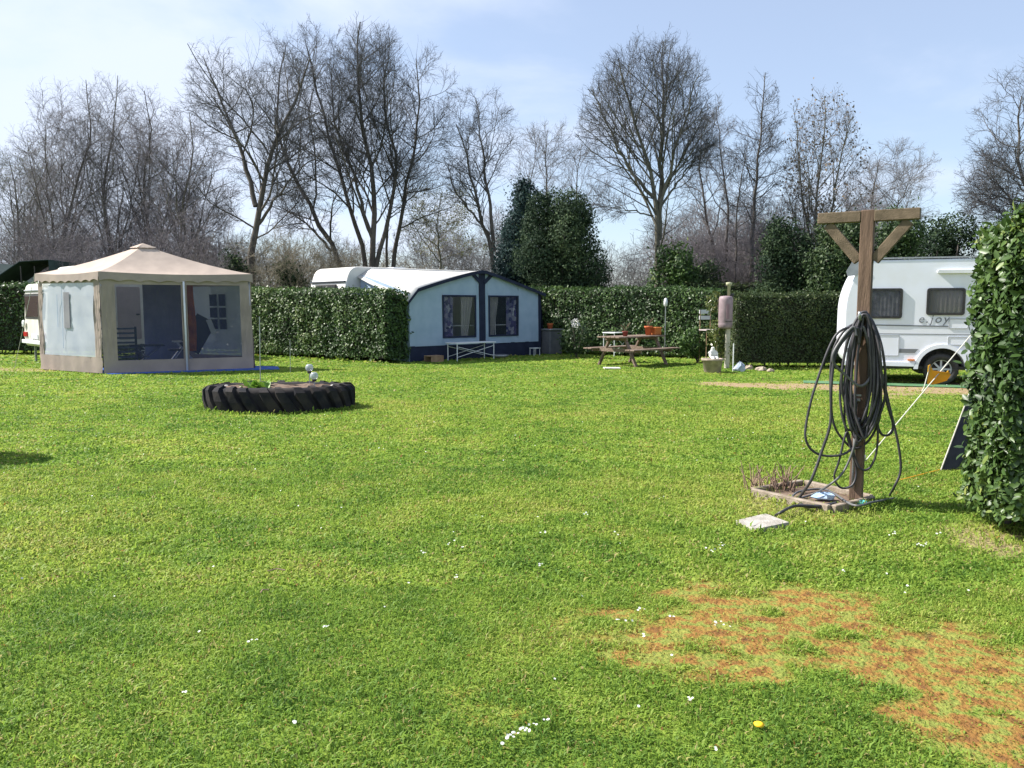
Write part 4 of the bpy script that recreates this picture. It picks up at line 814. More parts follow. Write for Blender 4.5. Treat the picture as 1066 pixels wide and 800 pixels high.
for k, (x0, x1) in enumerate((WA, WB_)):
    mb = MB(); ring(mb, [(x0, ZW0), (x1, ZW0), (x1, ZW1), (x0, ZW1)], [(x0 + .05, ZW0 + .05), (x1 - .05, ZW0 + .05), (x1 - .05, ZW1 - .05), (x0 + .05, ZW1 - .05)], -.028, -.004); wn = mb.build('window', M_NAVY, fr)
    MB().prism([(x0 + .05, ZW0 + .05), (x1 - .05, ZW0 + .05), (x1 - .05, ZW1 - .05), (x0 + .05, ZW1 - .05)], -.018, -.014).build('pane', M_GLASSA, wn)
    cx_ = (x0 + .05, x0 + .40) if k == 0 else (x1 - .45, x1 - .05)
    def curt(xa, xb, m_, taper=0, yy=.05):
        P = [[Vector((xa + (xb - xa) * (j / 14) * (1 - taper * (1 - i / 5)) + (taper * (xb - xa) * (1 - i / 5) if taper < 0 else 0), yy + .02 * math.sin(j * 1.7), ZW0 + (ZW1 - ZW0) * i / 5)) for j in range(15)] for i in range(6)]
        return MB().grid(P).build('curtain', m_, wn, True)
    curt(*cx_, mcur); ce = (x1 - .50, x1 - .06) if k == 0 else (x0 + .06, x0 + .45)
    curt(*ce, mat('plain_curtain', (.38, .36, .36), .9, (.28, .27, .28), 4), .5, .07)
    mb = MB(); xm = x0 + (.62 if k == 0 else .30) * (x1 - x0); mb.tube([(xm, .10, .3), (xm, .10, ZW1 + .1)], .013, 6); mb.tube([(x0, .09, ZW0 + .34), (x1, .09, ZW0 + .34)], .013, 6)
    if k == 0: mb.tube([(x0 + .28, .10, .3), (x0 + .28, .10, ZW0 + .9)], .010, 6)
    mb.build('frame_pole', M_WHITEP, wn)
for x, nm in ((0, 'side_wall'), (LA, 'side_wall')):
    P = [[Vector((x, DA * j / 6, .0 + ((zl if j == 0 else zl + (2.5 - zl) * (j / 6) ** .9) - .05) * i / 5)) for j in range(7)] for i in range(6)]; MB().grid(P).build(nm, M_NAVY if x else M_GREYBLUE, aw, True)
P = [[Vector((LA + .02 + .32 * (1 - i / 5) * (1 - abs(j / 3 - .5)), .0 + .8 * j / 3, .02 + 1.55 * i / 5)) for j in range(4)] for i in range(6)]; MB().grid(P).build('storm_flap', M_NAVY, aw, True)
MB().box((2.4, 1.6, .02), (4.6, 1.6, .02)).build('floor_mat', M_DKCLOTH, aw)
def aloc(x, y, z=0): q = Matrix.Rotation(ub, 3, 'Z') @ Vector((x, y, z)); return aw.location + q
# things before the awning
def trestle(loc, rz, L_, D_, H_, label):
    t = empty('folding_table', loc, rz, label, 'table'); MB().box((0, 0, H_), (L_, D_, .03), bev=.006).build('tabletop', M_WHITEP, t)
    for s in (-1, 1):
        for y in (-1, 1): MB().tube([(s * L_ * .46, y * D_ * .42, 0), (s * L_ * .46, y * D_ * .42, H_ - .02)], .015, 6).build('leg', M_WHITEP, t)
    mb = MB()
    for y in (-1, 1): mb.tube([(-L_ * .44, y * D_ * .43, .12), (L_ * .44, y * D_ * .43, H_ - .1)], .009, 6); mb.tube([(L_ * .44, y * D_ * .44, .12), (-L_ * .44, y * D_ * .44, H_ - .1)], .009, 6)
    mb.build('cross_brace', M_WHITEP, t); return t
trestle(aloc(1.75, -.50), ub, 1.45, .5, .50, 'white folding table with crossed legs under the awning left window')
q = aloc(4.4, -.35); st = empty('camping_stool', q, ub, 'tiny white stool at the foot of the awning right side', 'stool'); MB().box((0, 0, .24), (.28, .22, .02)).build('seat', M_WHITEP, st)
for s in (-1, 1):
    for y in (-1, 1): MB().tube([(s * .12, y * .09, 0), (s * .12, y * .09, .235)], .010, 6).build('leg', M_WHITEP, st)
q = aloc(2.95, -.35); bw = MB().lathe([(.10, 0), (.22, .02), (.30, .10), (.28, .10), (.20, .04), (.001, .03)], (0, 0, 0), 20).build('washing_bowl', M_METAL, None, True); bw.location = q; tag(bw, 'shallow grey bowl on the grass before the navy centre band of the awning', 'bowl')
q = aloc(.55, -.35); cr_ = empty('wooden_crate', q, ub, 'small brown wooden step crate at the hedge end beside the awning', 'crate')
mb = MB()
for i in range(3): mb.box((0, -.12 + .12 * i, .165), (.42, .10, .02))
mb.build('lid_boards', M_WOODT, cr_)
for y in (-.16, .16): MB().box((0, y, .075), (.42, .02, .15)).build('side_board', M_WOODT, cr_)
# bin with dark cover right of awning
q = G(574, 370); bn = empty('storage_bin', (q.x, q.y + .5, 0), ub, 'dark grey storage bin with a lid between awning and hedge', 'bin'); MB().box((0, 0, .38), (.55, .5, .76), bev=.03).build('body', mat('bin_grey', (.08, .085, .10), .6, (.12, .12, .13), 5), bn)
MB().box((0, 0, .785), (.64, .58, .05), bev=.02).build('lid', M_METAL, bn)
MB().lathe([(.07, .812), (.10, .98), (.11, .98), (.09, .93), (.001, .93)], (-.02, 0, 0), 16).build('flowerpot_stub', M_TERRA, None, True)
o = bpy.data.objects['flowerpot_stub']; o.name = 'flower_pot'; o.location = bn.location; tag(o, 'small terracotta pot standing on the grey storage bin', 'pot')

# dark striped tent behind the left hedge
tq = W(25, 300, 27.5); tt = empty('tent', (tq.x, 27.5, 0), R(8), 'dark green ridge tent peeking over the left hedge', 'tent')
MTN = mat('green_canvas', (.035, .06, .06), .85, (.06, .09, .085), 3)
prof = [(-1.5, 2.15), (-.15, 3.0), (.75, 3.05), (.78, 2.1)]
MB().add([(-1.6, 0, 2.0), (-.1, 0, 3.05), (.85, 0, 3.12), (.85, 0, 1.9), (-1.6, 2.4, 2.0), (-.1, 2.4, 3.05), (.85, 2.4, 3.12), (.85, 2.4, 1.9)], [(0, 4, 5, 1), (1, 5, 6, 2), (2, 6, 7, 3)]).build('roof', MTN, tt, solid=.02)
MB().add([(-1.55, .05, 0), (-1.55, 2.35, 0), (-1.55, 2.35, 1.99), (-1.55, .05, 1.99), (.8, .05, 0), (.8, 2.35, 0), (.8, 2.35, 1.95), (.8, .05, 1.95)], [(0, 1, 2, 3), (4, 5, 6, 7), (1, 5, 6, 2)]).build('walls', MTN, tt, solid=.02)
for x in (-.1, .35): MB().tube([(x, .06, 0), (x, .06, 2.9)], .02, 6).build('pole', M_BARK, tt)
tq = W(2, 300, 29); t2 = empty('tent', (tq.x - .6, 29, 0), R(-5), 'darker low tent at the left edge beyond the hedge', 'tent')
MB().add([(-1.8, 0, 1.6), (-.2, 0, 3.1), (1.2, 0, 2.2), (-1.8, 2.4, 1.6), (-.2, 2.4, 3.1), (1.2, 2.4, 2.2)], [(0, 3, 4, 1), (1, 4, 5, 2)]).build('roof', MTN, t2, solid=.02)
MB().add([(-1.75, .05, 0), (1.15, .05, 0), (1.15, 2.35, 0), (-1.75, 2.35, 0), (-1.75, .05, 1.62), (1.15, .05, 2.2), (1.15, 2.35, 2.2), (-1.75, 2.35, 1.62), (-.2, .05, 3.06)], [(0, 1, 5, 8, 4), (1, 2, 6, 5), (3, 0, 4, 7)]).build('walls', MTN, t2, solid=.02)

# ------------------------------------------------------------ tractor tyre planter
TC = Vector(((291 - CX) / F * 11.85, 11.80, 0)); TA, TB, TH = 1.10, .60, .36
ty = empty('tyre_planter', TC, R(3), 'half sunk tractor tyre with thick lugs used as a flower bed', 'planter')
def ov(a, r=0., z=0.): return Vector(((TA + r) * math.cos(a), (TB + r) * math.sin(a), z))
k = 72; prof = [(-.05, 0), (-.045, TH * .80), (-.07, TH * .93), (-.13, TH * .99), (-.22, TH * .97), (-.26, TH * .82), (-.24, 0)]
mb = MB(); P = [[ov(2 * math.pi * j / k, r_, z_) for (r_, z_) in prof] for j in range(k + 1)]; mb.grid(P).build('tyre_body', M_TYRE, ty, True)
mb = MB(); nl = 26
for i in range(nl):                       # slanting lugs that wrap over the shoulder
    a0 = 2 * math.pi * i / nl; dirn = 1 if i % 2 == 0 else 1
    pts = [(a0 + .19, .015, .0), (a0 + .10, .03, TH * .45), (a0 + .03, .025, TH * .85), (a0 - .0, -.03, TH * 1.02), (a0 - .02, -.12, TH * 1.05)]
    jt = random.uniform(-.025, .025); pts = [(a_ + jt, r_ + random.uniform(-.008, .008), z_ * random.uniform(.95, 1.03)) for a_, r_, z_ in pts]; wd = .072 * random.uniform(.85, 1.12)
    for q in range(len(pts) - 1):
        (a_, r_, z_), (b_, s_, y_) = pts[q], pts[q + 1]
        w0, w1 = wd * (1.15 - .14 * q), wd * (1.15 - .14 * (q + 1))
        vsx = [ov(a_ - w0, r_, z_), ov(a_ + w0, r_, z_), ov(b_ + w1, s_, y_), ov(b_ - w1, s_, y_), ov(a_ - w0 * 1.25, r_ - .075, max(z_ - .06 * (q > 1), 0)), ov(a_ + w0 * 1.25, r_ - .075, max(z_ - .06 * (q > 1), 0)), ov(b_ + w1 * 1.25, s_ - .075, y_ - .06 * (q > 0)), ov(b_ - w1 * 1.25, s_ - .075, y_ - .06 * (q > 0))]
        mb.add(vsx, [(0, 1, 2, 3), (0, 3, 7, 4), (1, 5, 6, 2), (3, 2, 6, 7), (4, 5, 1, 0), (7, 6, 5, 4)])
mb.build('tread_lugs', M_TYRE, ty)
mb = MB(); P = [[ov(2 * math.pi * j / 40, -.20 - (TA * .0) - (.42 * (1 - s_)), TH * .86 + .04 * math.sin(j * 1.3) * s_ * (1 - s_) * 3 + .05 * (1 - s_)) for s_ in (1, .7, .35, 0)] for j in range(41)]
mb.grid(P); c0 = len(mb.v); mb.v += [tuple(ov(2 * math.pi * j / 40, -.619, TH * .91)) for j in range(40)]; mb.f += [tuple(range(c0, c0 + 40))]
mb.build('soil', M_SOIL, ty, True)
# white pebbles on the soil
mb = MB(); rp = random.Random(5)
for i in range(12):
    a = rp.uniform(0, 6.28); q = ov(a, -.19 - .25 * rp.random(), TH * .93); s_ = rp.uniform(.02, .045); mb.lathe([(.001, -s_ * .5), (s_, -s_ * .2), (s_ * .9, s_ * .3), (.001, s_ * .5)], q, 7)
tag(mb.build('pebbles', M_CONC), 'pale stones strewn on the soil in the tyre', 'stones', kind='stuff').location = TC
pp = TC + Vector((-.28, -.18, TH * .84)); pl = empty('garden_plant', pp, 0, 'bright green leafy plant growing in the tractor tyre', 'plant')
rg_ = np.random.default_rng(3); n_ = 46; az = rg_.uniform(0, 6.28, n_); el = rg_.uniform(.2, 1.2, n_); dr_ = np.stack([np.cos(az) * np.cos(el), np.sin(az) * np.cos(el), np.sin(el)], 1); x_ = norm(dr_); y_ = norm(np.cross(np.array([0, 0, 1.]), x_)); z_ = np.cross(x_, y_)
scatter('leaves', LEAF6[0], LEAF6[1], np.stack([x_, y_, z_], 2) * rg_.uniform(.12, .22, n_)[:, None, None], np.stack([rg_.normal(0, .10, n_), rg_.normal(0, .05, n_), np.zeros(n_)], 1), M_LEAFG, pl, True)
mb = MB()
for i in range(8): a = i * .8; mb.tube([(0, 0, -.03), (.04 * math.cos(a), .04 * math.sin(a), .05)], .006, 5)
mb.build('stems', M_LEAFG, pl)
for k, (px, py, d, z0_) in enumerate(((322, 383, 12.1, 0), (327, 391.5, 11.75, 0))):
    q = W(px, py, d); lm = empty('solar_lamp', (q.x, q.y, .28), 0, ('taller clear globe solar lamp on a stake in the tyre', 'lower front clear globe solar lamp in the tyre')[k], 'lamp')
    hz = q.z - .28; MB().tube([(0, 0, 0), (0, 0, hz - .06)], .008, 6).build('stake', M_METAL, lm); MB().lathe([(.03, hz - .085), (.035, hz - .055), (.03, hz - .05)], (0, 0, 0), 12).build('socket', M_BLACK, lm)
    MB().lathe([(.02 +   .040 * math.sin(t * math.pi / 10), hz - .055 * math.cos(t * math.pi / 10)) if 0 < t < 10 else (.012, hz - .055 * math.cos(t * math.pi / 10)) for t in range(11)], (0, 0, 0), 18).build('globe', M_GLOBE, lm, True)
q = W(271, 400, 11.9); o = MB().tube([(0, 0, 0), (.02, 0, 1.08)], .0075, 6).build('plant_stake', M_METAL); o.location = (q.x, q.y, .30); tag(o, 'tall thin metal stake stuck in the tractor tyre', 'stake')
q = G(289, 392); o = MB().tube([(0, 0, 0), (.01, 0, .75)], .007, 6).build('plant_stake', M_METAL); o.location = (q.x, q.y + 1.0, 0); tag(o, 'shorter thin metal stake standing behind the tractor tyre', 'stake')
q = G(0, 0) if False else None

# ------------------------------------------------------------ picnic table
pt = empty('picnic_table', (3.12, 20.5, 0), ub, 'weathered wooden picnic table with fixed benches on the lawn', 'picnic table')
for y in (-.30, -.15, 0, .15, .30): MB().box((0, y, .745), (1.9, .135, .035), bev=.006).build('top_board', M_WOODP, pt)
for y in (-.70, .70):
    for dy_ in (-.075, .075): MB().box((0, y + dy_, .44), (1.9, .135, .035), bev=.006).build('bench_board', M_WOODP, pt)
for x in (-.62, .62):
    MB().box((x, 0, .41), (.045, 1.62, .09)).build('cross_rail', M_WOODP, pt); MB().box((x, 0, .69), (.045, .70, .07)).build('top_rail', M_WOODP, pt)
    for s in (-1, 1): MB().beam((x + .046, s * .62, 0), (x + .046, s * .24, .72), .09, .045, up=(0, 1, 0)).build('leg', M_WOODP, pt)
def on_table(x, y, z=.763): return pt.location + Matrix.Rotation(ub, 3, 'Z') @ Vector((x, y, z))
def pot(loc, r_, h_, label, m_=M_TERRA, plant=True, sq=False):
    o = empty('flower_pot', loc, ub, label, 'pot')
    if sq: MB().box((0, 0, h_ / 2), (r_ * 2.6, r_ * 1.6, h_), bev=.015).build('pot_body', m_, o); MB().box((0, 0, h_), (r_ * 2.8, r_ * 1.8, .03), bev=.008).build('rim', m_, o)
    else: MB().lathe([(r_ * .7, 0), (r_ * .95, h_ * .8), (r_ * 1.1, h_ * .8), (r_ * 1.1, h_), (r_ * .95, h_), (r_ * .9, h_ * .9), (.001, h_ * .88)], (0, 0, 0), 18).build('pot_body', m_, o, True)
    if plant:
        mb = MB()
        for i in range(7): a = i * .9; mb.tube([(0, 0, h_ * .85), (.05 * math.cos(a), .05 * math.sin(a), h_ + .10), (.13 * math.cos(a), .13 * math.sin(a), h_ + .10 + .02 * i)], .005, 4)
        mb.build('stems', M_DRYTW, o)
        rg2 = np.random.default_rng(int(r_ * 1000)); T = np.stack([rg2.normal(0, .06, 70), rg2.normal(0, .06, 70), rg2.uniform(h_, h_ + .2, 70)], 1); leaf_cloud('leaves', T, rg2, .05, M_IVY, o)
    return o
pot(on_table(.62, -.05), .105, .24, 'round terracotta pot with a sprouting plant on the picnic table')
pot(on_table(.88, -.10), .10, .19, 'orange square planter at the right end of the picnic table', mat('orange_plastic', (.62, .20, .05), .6, (.55, .17, .05), 8), False, True)
pot(on_table(-.42, -.12), .075, .13, 'small brown red pot at the left end of the picnic table', mat('brown_red', (.22, .05, .04), .6), True)
q = G(642, 371); trestle((q.x, q.y, 0), ub, .8, .5, .72, 'pale garden table standing behind the picnic table')
o = MB().box((0, 0, .02), (.4, .3, .04), bev=.008).build('paving_slab', M_CONC); q = G(637, 384.5); o.location = (q.x, q.y, 0); tag(o, 'small pale slab in the grass at the picnic table foot', 'slab')
# white bird feeder on a rod at the hedge behind
q = W(693, 315, 21.2); bf = empty('bird_feeder', (q.x, q.y, 0), 0, 'small white bird feeder on a rod before the dark hedge', 'garden ornament'); MB().tube([(0, 0, 0), (0, 0, q.z - .07)], .012, 6).build('rod', M_METAL, bf); MB().lathe([(.001, q.z - .12), (.045, q.z - .09), (.055, q.z), (.04, q.z + .09), (.001, q.z + .12)], (0, 0, 0), 16).build('globe', M_WHITEP, bf, True)
q = G(600, 373); fl = empty('flowering_shrub', (q.x, q.y, 0), 0, 'low shrub with a pale flower head by the hedge left of the picnic table', 'shrub')
rg2 = np.random.default_rng(77); T = norm(rg2.normal(0, 1, (900, 3))) * np.array([.55, .4, .5]) * rg2.uniform(.5, 1, (900, 1)) + np.array([0, 0, .55]); leaf_cloud('foliage', T, rg2, .10, M_IVY, fl)
T = norm(rg2.normal(0, 1, (120, 3))) * .12 + np.array([-.05, -.2, 1.02]); leaf_cloud('flower_head', T, rg2, .06, mat('pale_petals', (.6, .58, .56), .8, (.45, .46, .48), 20), fl)
mb = MB(); [mb.tube([(0, 0, 0), (.2 * math.cos(i), .15 * math.sin(i), .9)], .012, 5) for i in range(5)]; mb.build('stems', M_BARK, fl)

# ------------------------------------------------------------ barrel on post, planter, bits by the privet hedge
q = G(757, 384); bp = empty('barrel_post', (q.x, q.y, 0), R(10), 'mauve metal barrel mounted on a pale post beside the hedge gap', 'post')
MB().beam((0, .03, 0), (0, .03, 1.0), .10, .08).build('post', mat('pale_post', (.42, .40, .33), .8, (.33, .31, .26), 8), bp)
brl = MB().lathe([(.13, .98), (.165, 1.02), (.17, 1.10), (.165, 1.12), (.17, 1.14), (.17, 1.68), (.16, 1.74), (.13, 1.77), (.001, 1.78)], (-.08, 0, 0), 24).build('barrel', M_PINK, bp, True)
MB().box((-.10, -.172, 1.40), (.07, .012, .36), bev=.004).build('label_panel', mat('worn_panel', (.20, .13, .15), .7), brl); MB().box((-.08, -.172, 1.16), (.16, .014, .02)).build('slot', M_BLACK, brl)
MB().lathe([(.035, 1.77), (.035, 2.02), (.075, 2.04), (.075, 2.10), (.001, 2.11)], (.0, .02, 0), 14).build('chimney_cap', mat('olive_cap', (.34, .34, .22), .7), bp, True)
MB().lathe([(.05, 1.77), (.05, 1.83), (.001, 1.84)], (.09, .02, 0), 12).build('filler_cap', M_BLACK, bp, True)
q = G(763, 387); o = MB().tube([(0, 0, 0), (0, 0, .66)], .012, 6).build('marker_rod', M_WHITEP); o.location = (q.x, q.y, 0); tag(o, 'thin white rod in the grass right of the mauve barrel post', 'rod')
q = G(744, 389); pn = empty('stone_planter', (q.x, q.y + .22, 0), 0, 'weathered stone tub holding a small white statue', 'planter')
MB().lathe([(.16, 0), (.19, .02), (.225, .27), (.255, .28), (.255, .33), (.215, .33), (.205, .29), (.001, .28)], (0, 0, 0), 22).build('tub', M_STONE, pn, True)
MB().lathe([(.001, .30), (.20, .295), (.001, .29)], (0, 0, 0), 16).build('soil', M_SOIL, pn)
sv = empty('garden_statue', (q.x - .01, q.y + .2, .29), R(15), 'small white seated garden statue on the stone tub', 'statue')
bs = bpy.data.meshes.new('figure'); bs.from_pydata([(0, 0, .02), (0, 0, .10), (0, .0, .20), (0, -.01, .26), (0, -.02, .31), (.06, -.10, .07), (.05, -.17, .02), (-.06, -.10, .07), (-.05, -.17, .02), (.09, -.02, .18), (.07, -.09, .12), (-.09, -.02, .18), (-.07, -.09, .12)],
               [(0, 1), (1, 2), (2, 3), (3, 4), (0, 5), (5, 6), (0, 7), (7, 8), (2, 9), (9, 10), (2, 11), (11, 12)], [])
fo = bpy.data.objects.new('figure', bs); col.objects.link(fo); fo.parent = sv; bs.materials.append(mat('white_stone', (.62, .62, .60), .8, (.48, .48, .46), 12)); sk = fo.modifiers.new('skin', 'SKIN')
for i, r_ in enumerate((.10, .085, .075, .03, .055, .045, .03, .045, .03, .03, .025, .03, .025)): bs.skin_vertices[0].data[i].radius = (r_, r_)
bs.skin_vertices[0].data[0].use_root = True; sb = fo.modifiers.new('sub', 'SUBSURF'); sb.levels = 1; sb.render_levels = 2
q = G(751, 384); vn = empty('climbing_plant', (q.x, q.y + .15, 0), 0, 'yellowish climbing plant round the mauve barrel post', 'plant')
T = np.stack([rg2.normal(-.02, .13, 700), rg2.normal(0, .08, 700), rg2.uniform(.25, 1.2, 700)], 1); T[:, 0] += .08 * np.sin(T[:, 2] * 6); T = np.concatenate([T, norm(rg2.normal(0, 1, (250, 3))) * np.array([.2, .1, .25]) + np.array([-.16, 0, 1.6])])
leaf_cloud('leaves', T, rg2, .085, leafmat('vine_leaf', [(0, (.05, .08, .02)), (.5, (.12, .15, .04)), (1, (.28, .26, .10))]), vn); MB().tube([(0, 0, 0), (.03, 0, .5), (-.05, 0, 1.0), (-.1, 0, 1.7)], .012, 5).build('stem', M_BARK, vn)
q = G(724, 378); evs = empty('round_shrub', (q.x + .05, q.y, 0), 0, 'small rounded dark shrub left of the stone tub', 'shrub'); T = norm(rg2.normal(0, 1, (1800, 3))) * np.array([.50, .4, .40]) * rg2.uniform(.6, 1.03, (1800, 1)) + np.array([0, 0, .55]); leaf_cloud('foliage', T, rg2, .10, M_LAUREL, evs, T - np.array([0, 0, .5])); mb = MB(); [mb.tube([(0, 0, 0), (.2 * math.cos(i), .15 * math.sin(i), .5)], .015, 5) for i in range(4)]; mb.build('stems', M_BARK, evs)
q = W(741, 325, 20.6); ct = empty('garden_chair', (q.x, 20.9, 0), R(20), 'pale high backed garden chair in the hedge gap behind the tub', 'chair')
MB().box((0, 0, .9), (.36, .36, .03)).build('seat', mat('pale_pink', (.40, .34, .34), .7), ct)
MB().box((0, .17, 1.22), (.36, .02, .10)).build('backrest', M_WHITEP, ct); MB().box((0, .17, 1.38), (.36, .02, .10)).build('backrest', M_WHITEP, ct)
for x in (-.16, .16):
    for y in (-.16, .16): MB().tube([(x, y, 0), (x, y, .9 if y < 0 else 1.42)], .011, 6).build('leg', M_WOODT, ct)
def lump(name, loc, s, m_, label, cat, seed, k=2):
    rp = random.Random(seed); prof = [(.001, 0), (.85, .0), (1, .3), (.8, .75), (.4, .95), (.001, 1)]; mb = MB(); mb.lathe(prof, (0, 0, 0), 12)
    mb.v = [(x * s[0] * (1 + rp.uniform(-.25, .25)), y * s[1] * (1 + rp.uniform(-.25, .25)), z * s[2] * (1 + rp.uniform(-.2, .2))) for x, y, z in mb.v]
    o = mb.build(name, m_, None, False); o.location = loc; return tag(o, label, cat)
q = G(770, 387); lump('plastic_bag', (q.x, q.y, -.01), (.14, .11, .22), mat('bag_blue', (.20, .26, .36), .4, (.36, .40, .46), 10), 'crumpled blue white plastic bag at the hedge foot by the rod', 'bag', 1)
for i, (px, py, s_, lab) in enumerate(((783, 386, .13, 'pale stone under the hedge nearest the plastic bag'), (796, 387, .17, 'broad pale stone under the middle of the fine leaved hedge'), (806, 388, .11, 'smallest pale stone under the fine leaved hedge, rightmost of three'))):
    q = G(px, py); lump('stone', (q.x, q.y + .25, -.01), (s_ * .8, s_ * .7, .12 - .02 * i), M_STONE, lab, 'stone', 4 + i)['group'] = 'stones at the hedge foot'

# ------------------------------------------------------------ T-post with hoses
PB = G(893, 524); PB.z = 0; px_, py_ = PB.x, PB.y + .04; pd = math.atan2(-.52, .85)
TP = empty('hose_post', (px_, py_, 0), pd, 'brown wooden T shaped post with braced crossbar holding hoses', 'post'); HP = 2.27; b = .047
MB().box((0, 0, HP / 2), (b * 2, b * 2, HP), bev=.004).build('post', M_WOOD, TP)
for s in (-1, 1):
    MB().box((s * (b + .001 + .155), -.008, HP - .045), (.31, .085, .082), bev=.004).build('crossbar', M_WOODG, TP)
    MB().beam((s * .055, -.0, HP - .38), (s * .285, -.0, HP - .095), .075, .065, up=(0, 1, 0), bev=.003).build('brace', M_WOODG, TP)
MB().tube([(-.0, -b, 1.43), (.0, -b - .16, 1.45), (0, -b - .18, 1.50)], .012, 8).build('hook', M_METAL, TP, True)
MB().tube([(.0, b, 1.43), (.0, b + .09, 1.45)], .012, 8).build('hook', M_METAL, TP, True)
tp = empty('water_tap', (0, 0, 0), 0, 'brass and steel water tap on the front of the wooden post', 'tap'); tp.location = TP.matrix_basis @ Vector((-.02, -b - .002, .80))
tp.rotation_euler = (0, 0, pd); MB().tube([(0, 0, .02), (0, -.07, .02), (0, -.10, -.04)], .014, 8).build('spout', M_METAL, tp, True); MB().box((0, -.05, .06), (.08, .014, .012)).build('handle', M_METAL, tp); MB().tube([(0, -.012, 0), (0, -.012, -.68)], .010, 8).build('pipe', M_METAL, tp, True)
for z_ in (.05, -.1): MB().box((0, -.012, z_ - .03), (.06, .028, .02)).build('clamp', M_METAL, tp)
# hoses: rows of loops through the hook, in the plane facing the camera
PF = Vector((px_, py_, 0)); CR = Vector((.92, -.39, 0)).normalized(); TO = Vector((-.39, -.92, 0)).normalized()   # right and towards viewer as seen from the camera
def hp(r_, t_, z_): return PF + CR * r_ + TO * t_ + Vector((0, 0, z_))
rh = random.Random(12)
def loop(cx_, wl_, wr_, zb_, zt_, t_, tj=.03):
    """one hanging loop: up the left side, over the hook, down the right side, along the bottom"""
    h_ = zt_ - zb_
    j = lambda: rh.uniform(-tj, tj)
    return [hp(cx_ - wl_ * .55 + j() * .3, t_ + j(), zb_ + h_ * .10), hp(cx_ - wl_ + j() * .3, t_ + j(), zb_ + h_ * .36), hp(cx_ - wl_ * .80, t_ + j(), zb_ + h_ * .72), hp(cx_ * .5 - wl_ * .32, t_, zb_ + h_ * .95),
            hp(.0, t_, zt_), hp(cx_ * .5 + wr_ * .36, t_, zb_ + h_ * .95), hp(cx_ + wr_ * .82, t_ + j(), zb_ + h_ * .70), hp(cx_ + wr_ + j() * .3, t_ + j(), zb_ + h_ * .34), hp(cx_ + wr_ * .55, t_ + j(), zb_ + h_ * .08), hp(cx_ + j() * .3, t_ + j(), zb_)]
def hose(name, pts, r_, m_, label, n_=7): return tag(MB().tube(catmull(pts, n_), r_, 8).build(name, m_, None, True), label, 'hose')
pts = []
for i in range(15):
    s = (i * .618) % 1; pts += loop(rh.uniform(-.035, .045), .06 + .095 * s, .06 + .075 * ((i * .37) % 1), .66 - .16 * ((i * .83) % 1), 1.455 + .010 * (i % 4) + rh.uniform(0, .02), .075 + .10 * (i / 15), .03)
pts = [hp(0, .08, 1.40)] + pts[4:] + [hp(-.1, .15, 1.0), hp(-.03, .15, 1.4)]
hose('garden_hose', pts, .0098, M_HOSE, 'thick black hose coiled in many tight loops on the wooden post')
def HW(lst, d0=6.0, d1=6.05): return [W(x_ + 1.5, y_, d0 + (d1 - d0) * i / len(lst) + rh.uniform(-.012, .012)) for i, (x_, y_) in enumerate(lst)]
A = HW([(893, 352), (890, 341), (868, 350), (848, 400), (838, 440), (838, 460), (848, 472), (865, 475), (882, 470), (900, 450), (908, 420), (905, 380), (896, 341), (880, 342), (866, 365), (863, 400), (866, 440), (878, 460), (890, 467), (905, 456), (915, 430), (913, 390), (899, 341), (893, 343), (893, 360)], 5.98, 6.10)
hose('garden_hose', A, .0095, M_HOSE, 'black hose with the widest loose loops, reaching far left of the post', 9)
A = HW([(890, 350), (886, 341), (869, 362), (866, 377), (880, 392), (894, 402), (904, 394), (907, 378), (898, 342), (893, 345)], 5.94, 5.98)
hose('garden_hose', A, .011, M_HOSEG, 'short grey hose loop high on the front of the coil', 9)
A = HW([(896, 360), (900, 342), (911, 370), (922, 420), (928, 442), (925, 452), (916, 452), (911, 436), (907, 395), (898, 343), (893, 350)], 6.14, 6.08)
hose('garden_hose', A, .0095, M_HOSE, 'black hose making a small open loop on the right of the coil', 9)
A = HW([(894, 356), (900, 341), (914, 380), (926, 430), (934, 465), (936, 490), (930, 506)], 6.12, 6.16) + [G(926, 516, .01)]
hose('garden_hose', A, .0098, M_HOSE, 'black hose falling right of the post down to the grass', 9)
A = HW([(896, 350), (899, 342), (906, 400), (912, 440), (911, 470), (904, 487), (894, 488), (886, 470), (880, 450), (872, 480), (867, 497), (874, 508), (886, 505), (890, 490), (885, 470), (878, 440), (880, 390), (892, 343), (894, 350)], 6.02, 6.06)
hose('garden_hose', A, .0085, M_HOSE, 'thin black hose dropping in small loops near the post foot', 9)
A = HW([(893, 358), (890, 342), (870, 365), (864, 400), (863, 440), (854, 470), (843, 500)], 5.96, 5.96) + [G(832, 520, .03), G(842, 528, .025), G(870, 524, .025), G(856, 527, .03), G(828, 527, .04), G(814, 533, .04), G(806, 538, -.01)]
hose('garden_hose', A, .0115, M_HOSE, 'black hose leaving the post and dipping into the grass by the white slab', 9)
A = HW([(893, 440), (886, 470), (876, 492), (862, 505)], 6.0, 5.98) + [G(845, 515, .03), G(825, 520, .03), G(832, 512, .03), G(860, 510, .03), G(888, 526, .06), G(908, 523, .06), G(930, 519, .01)]
hose('garden_hose', A, .009, M_HOSEG, 'thin grey hose trailing over the timber edging', 9)
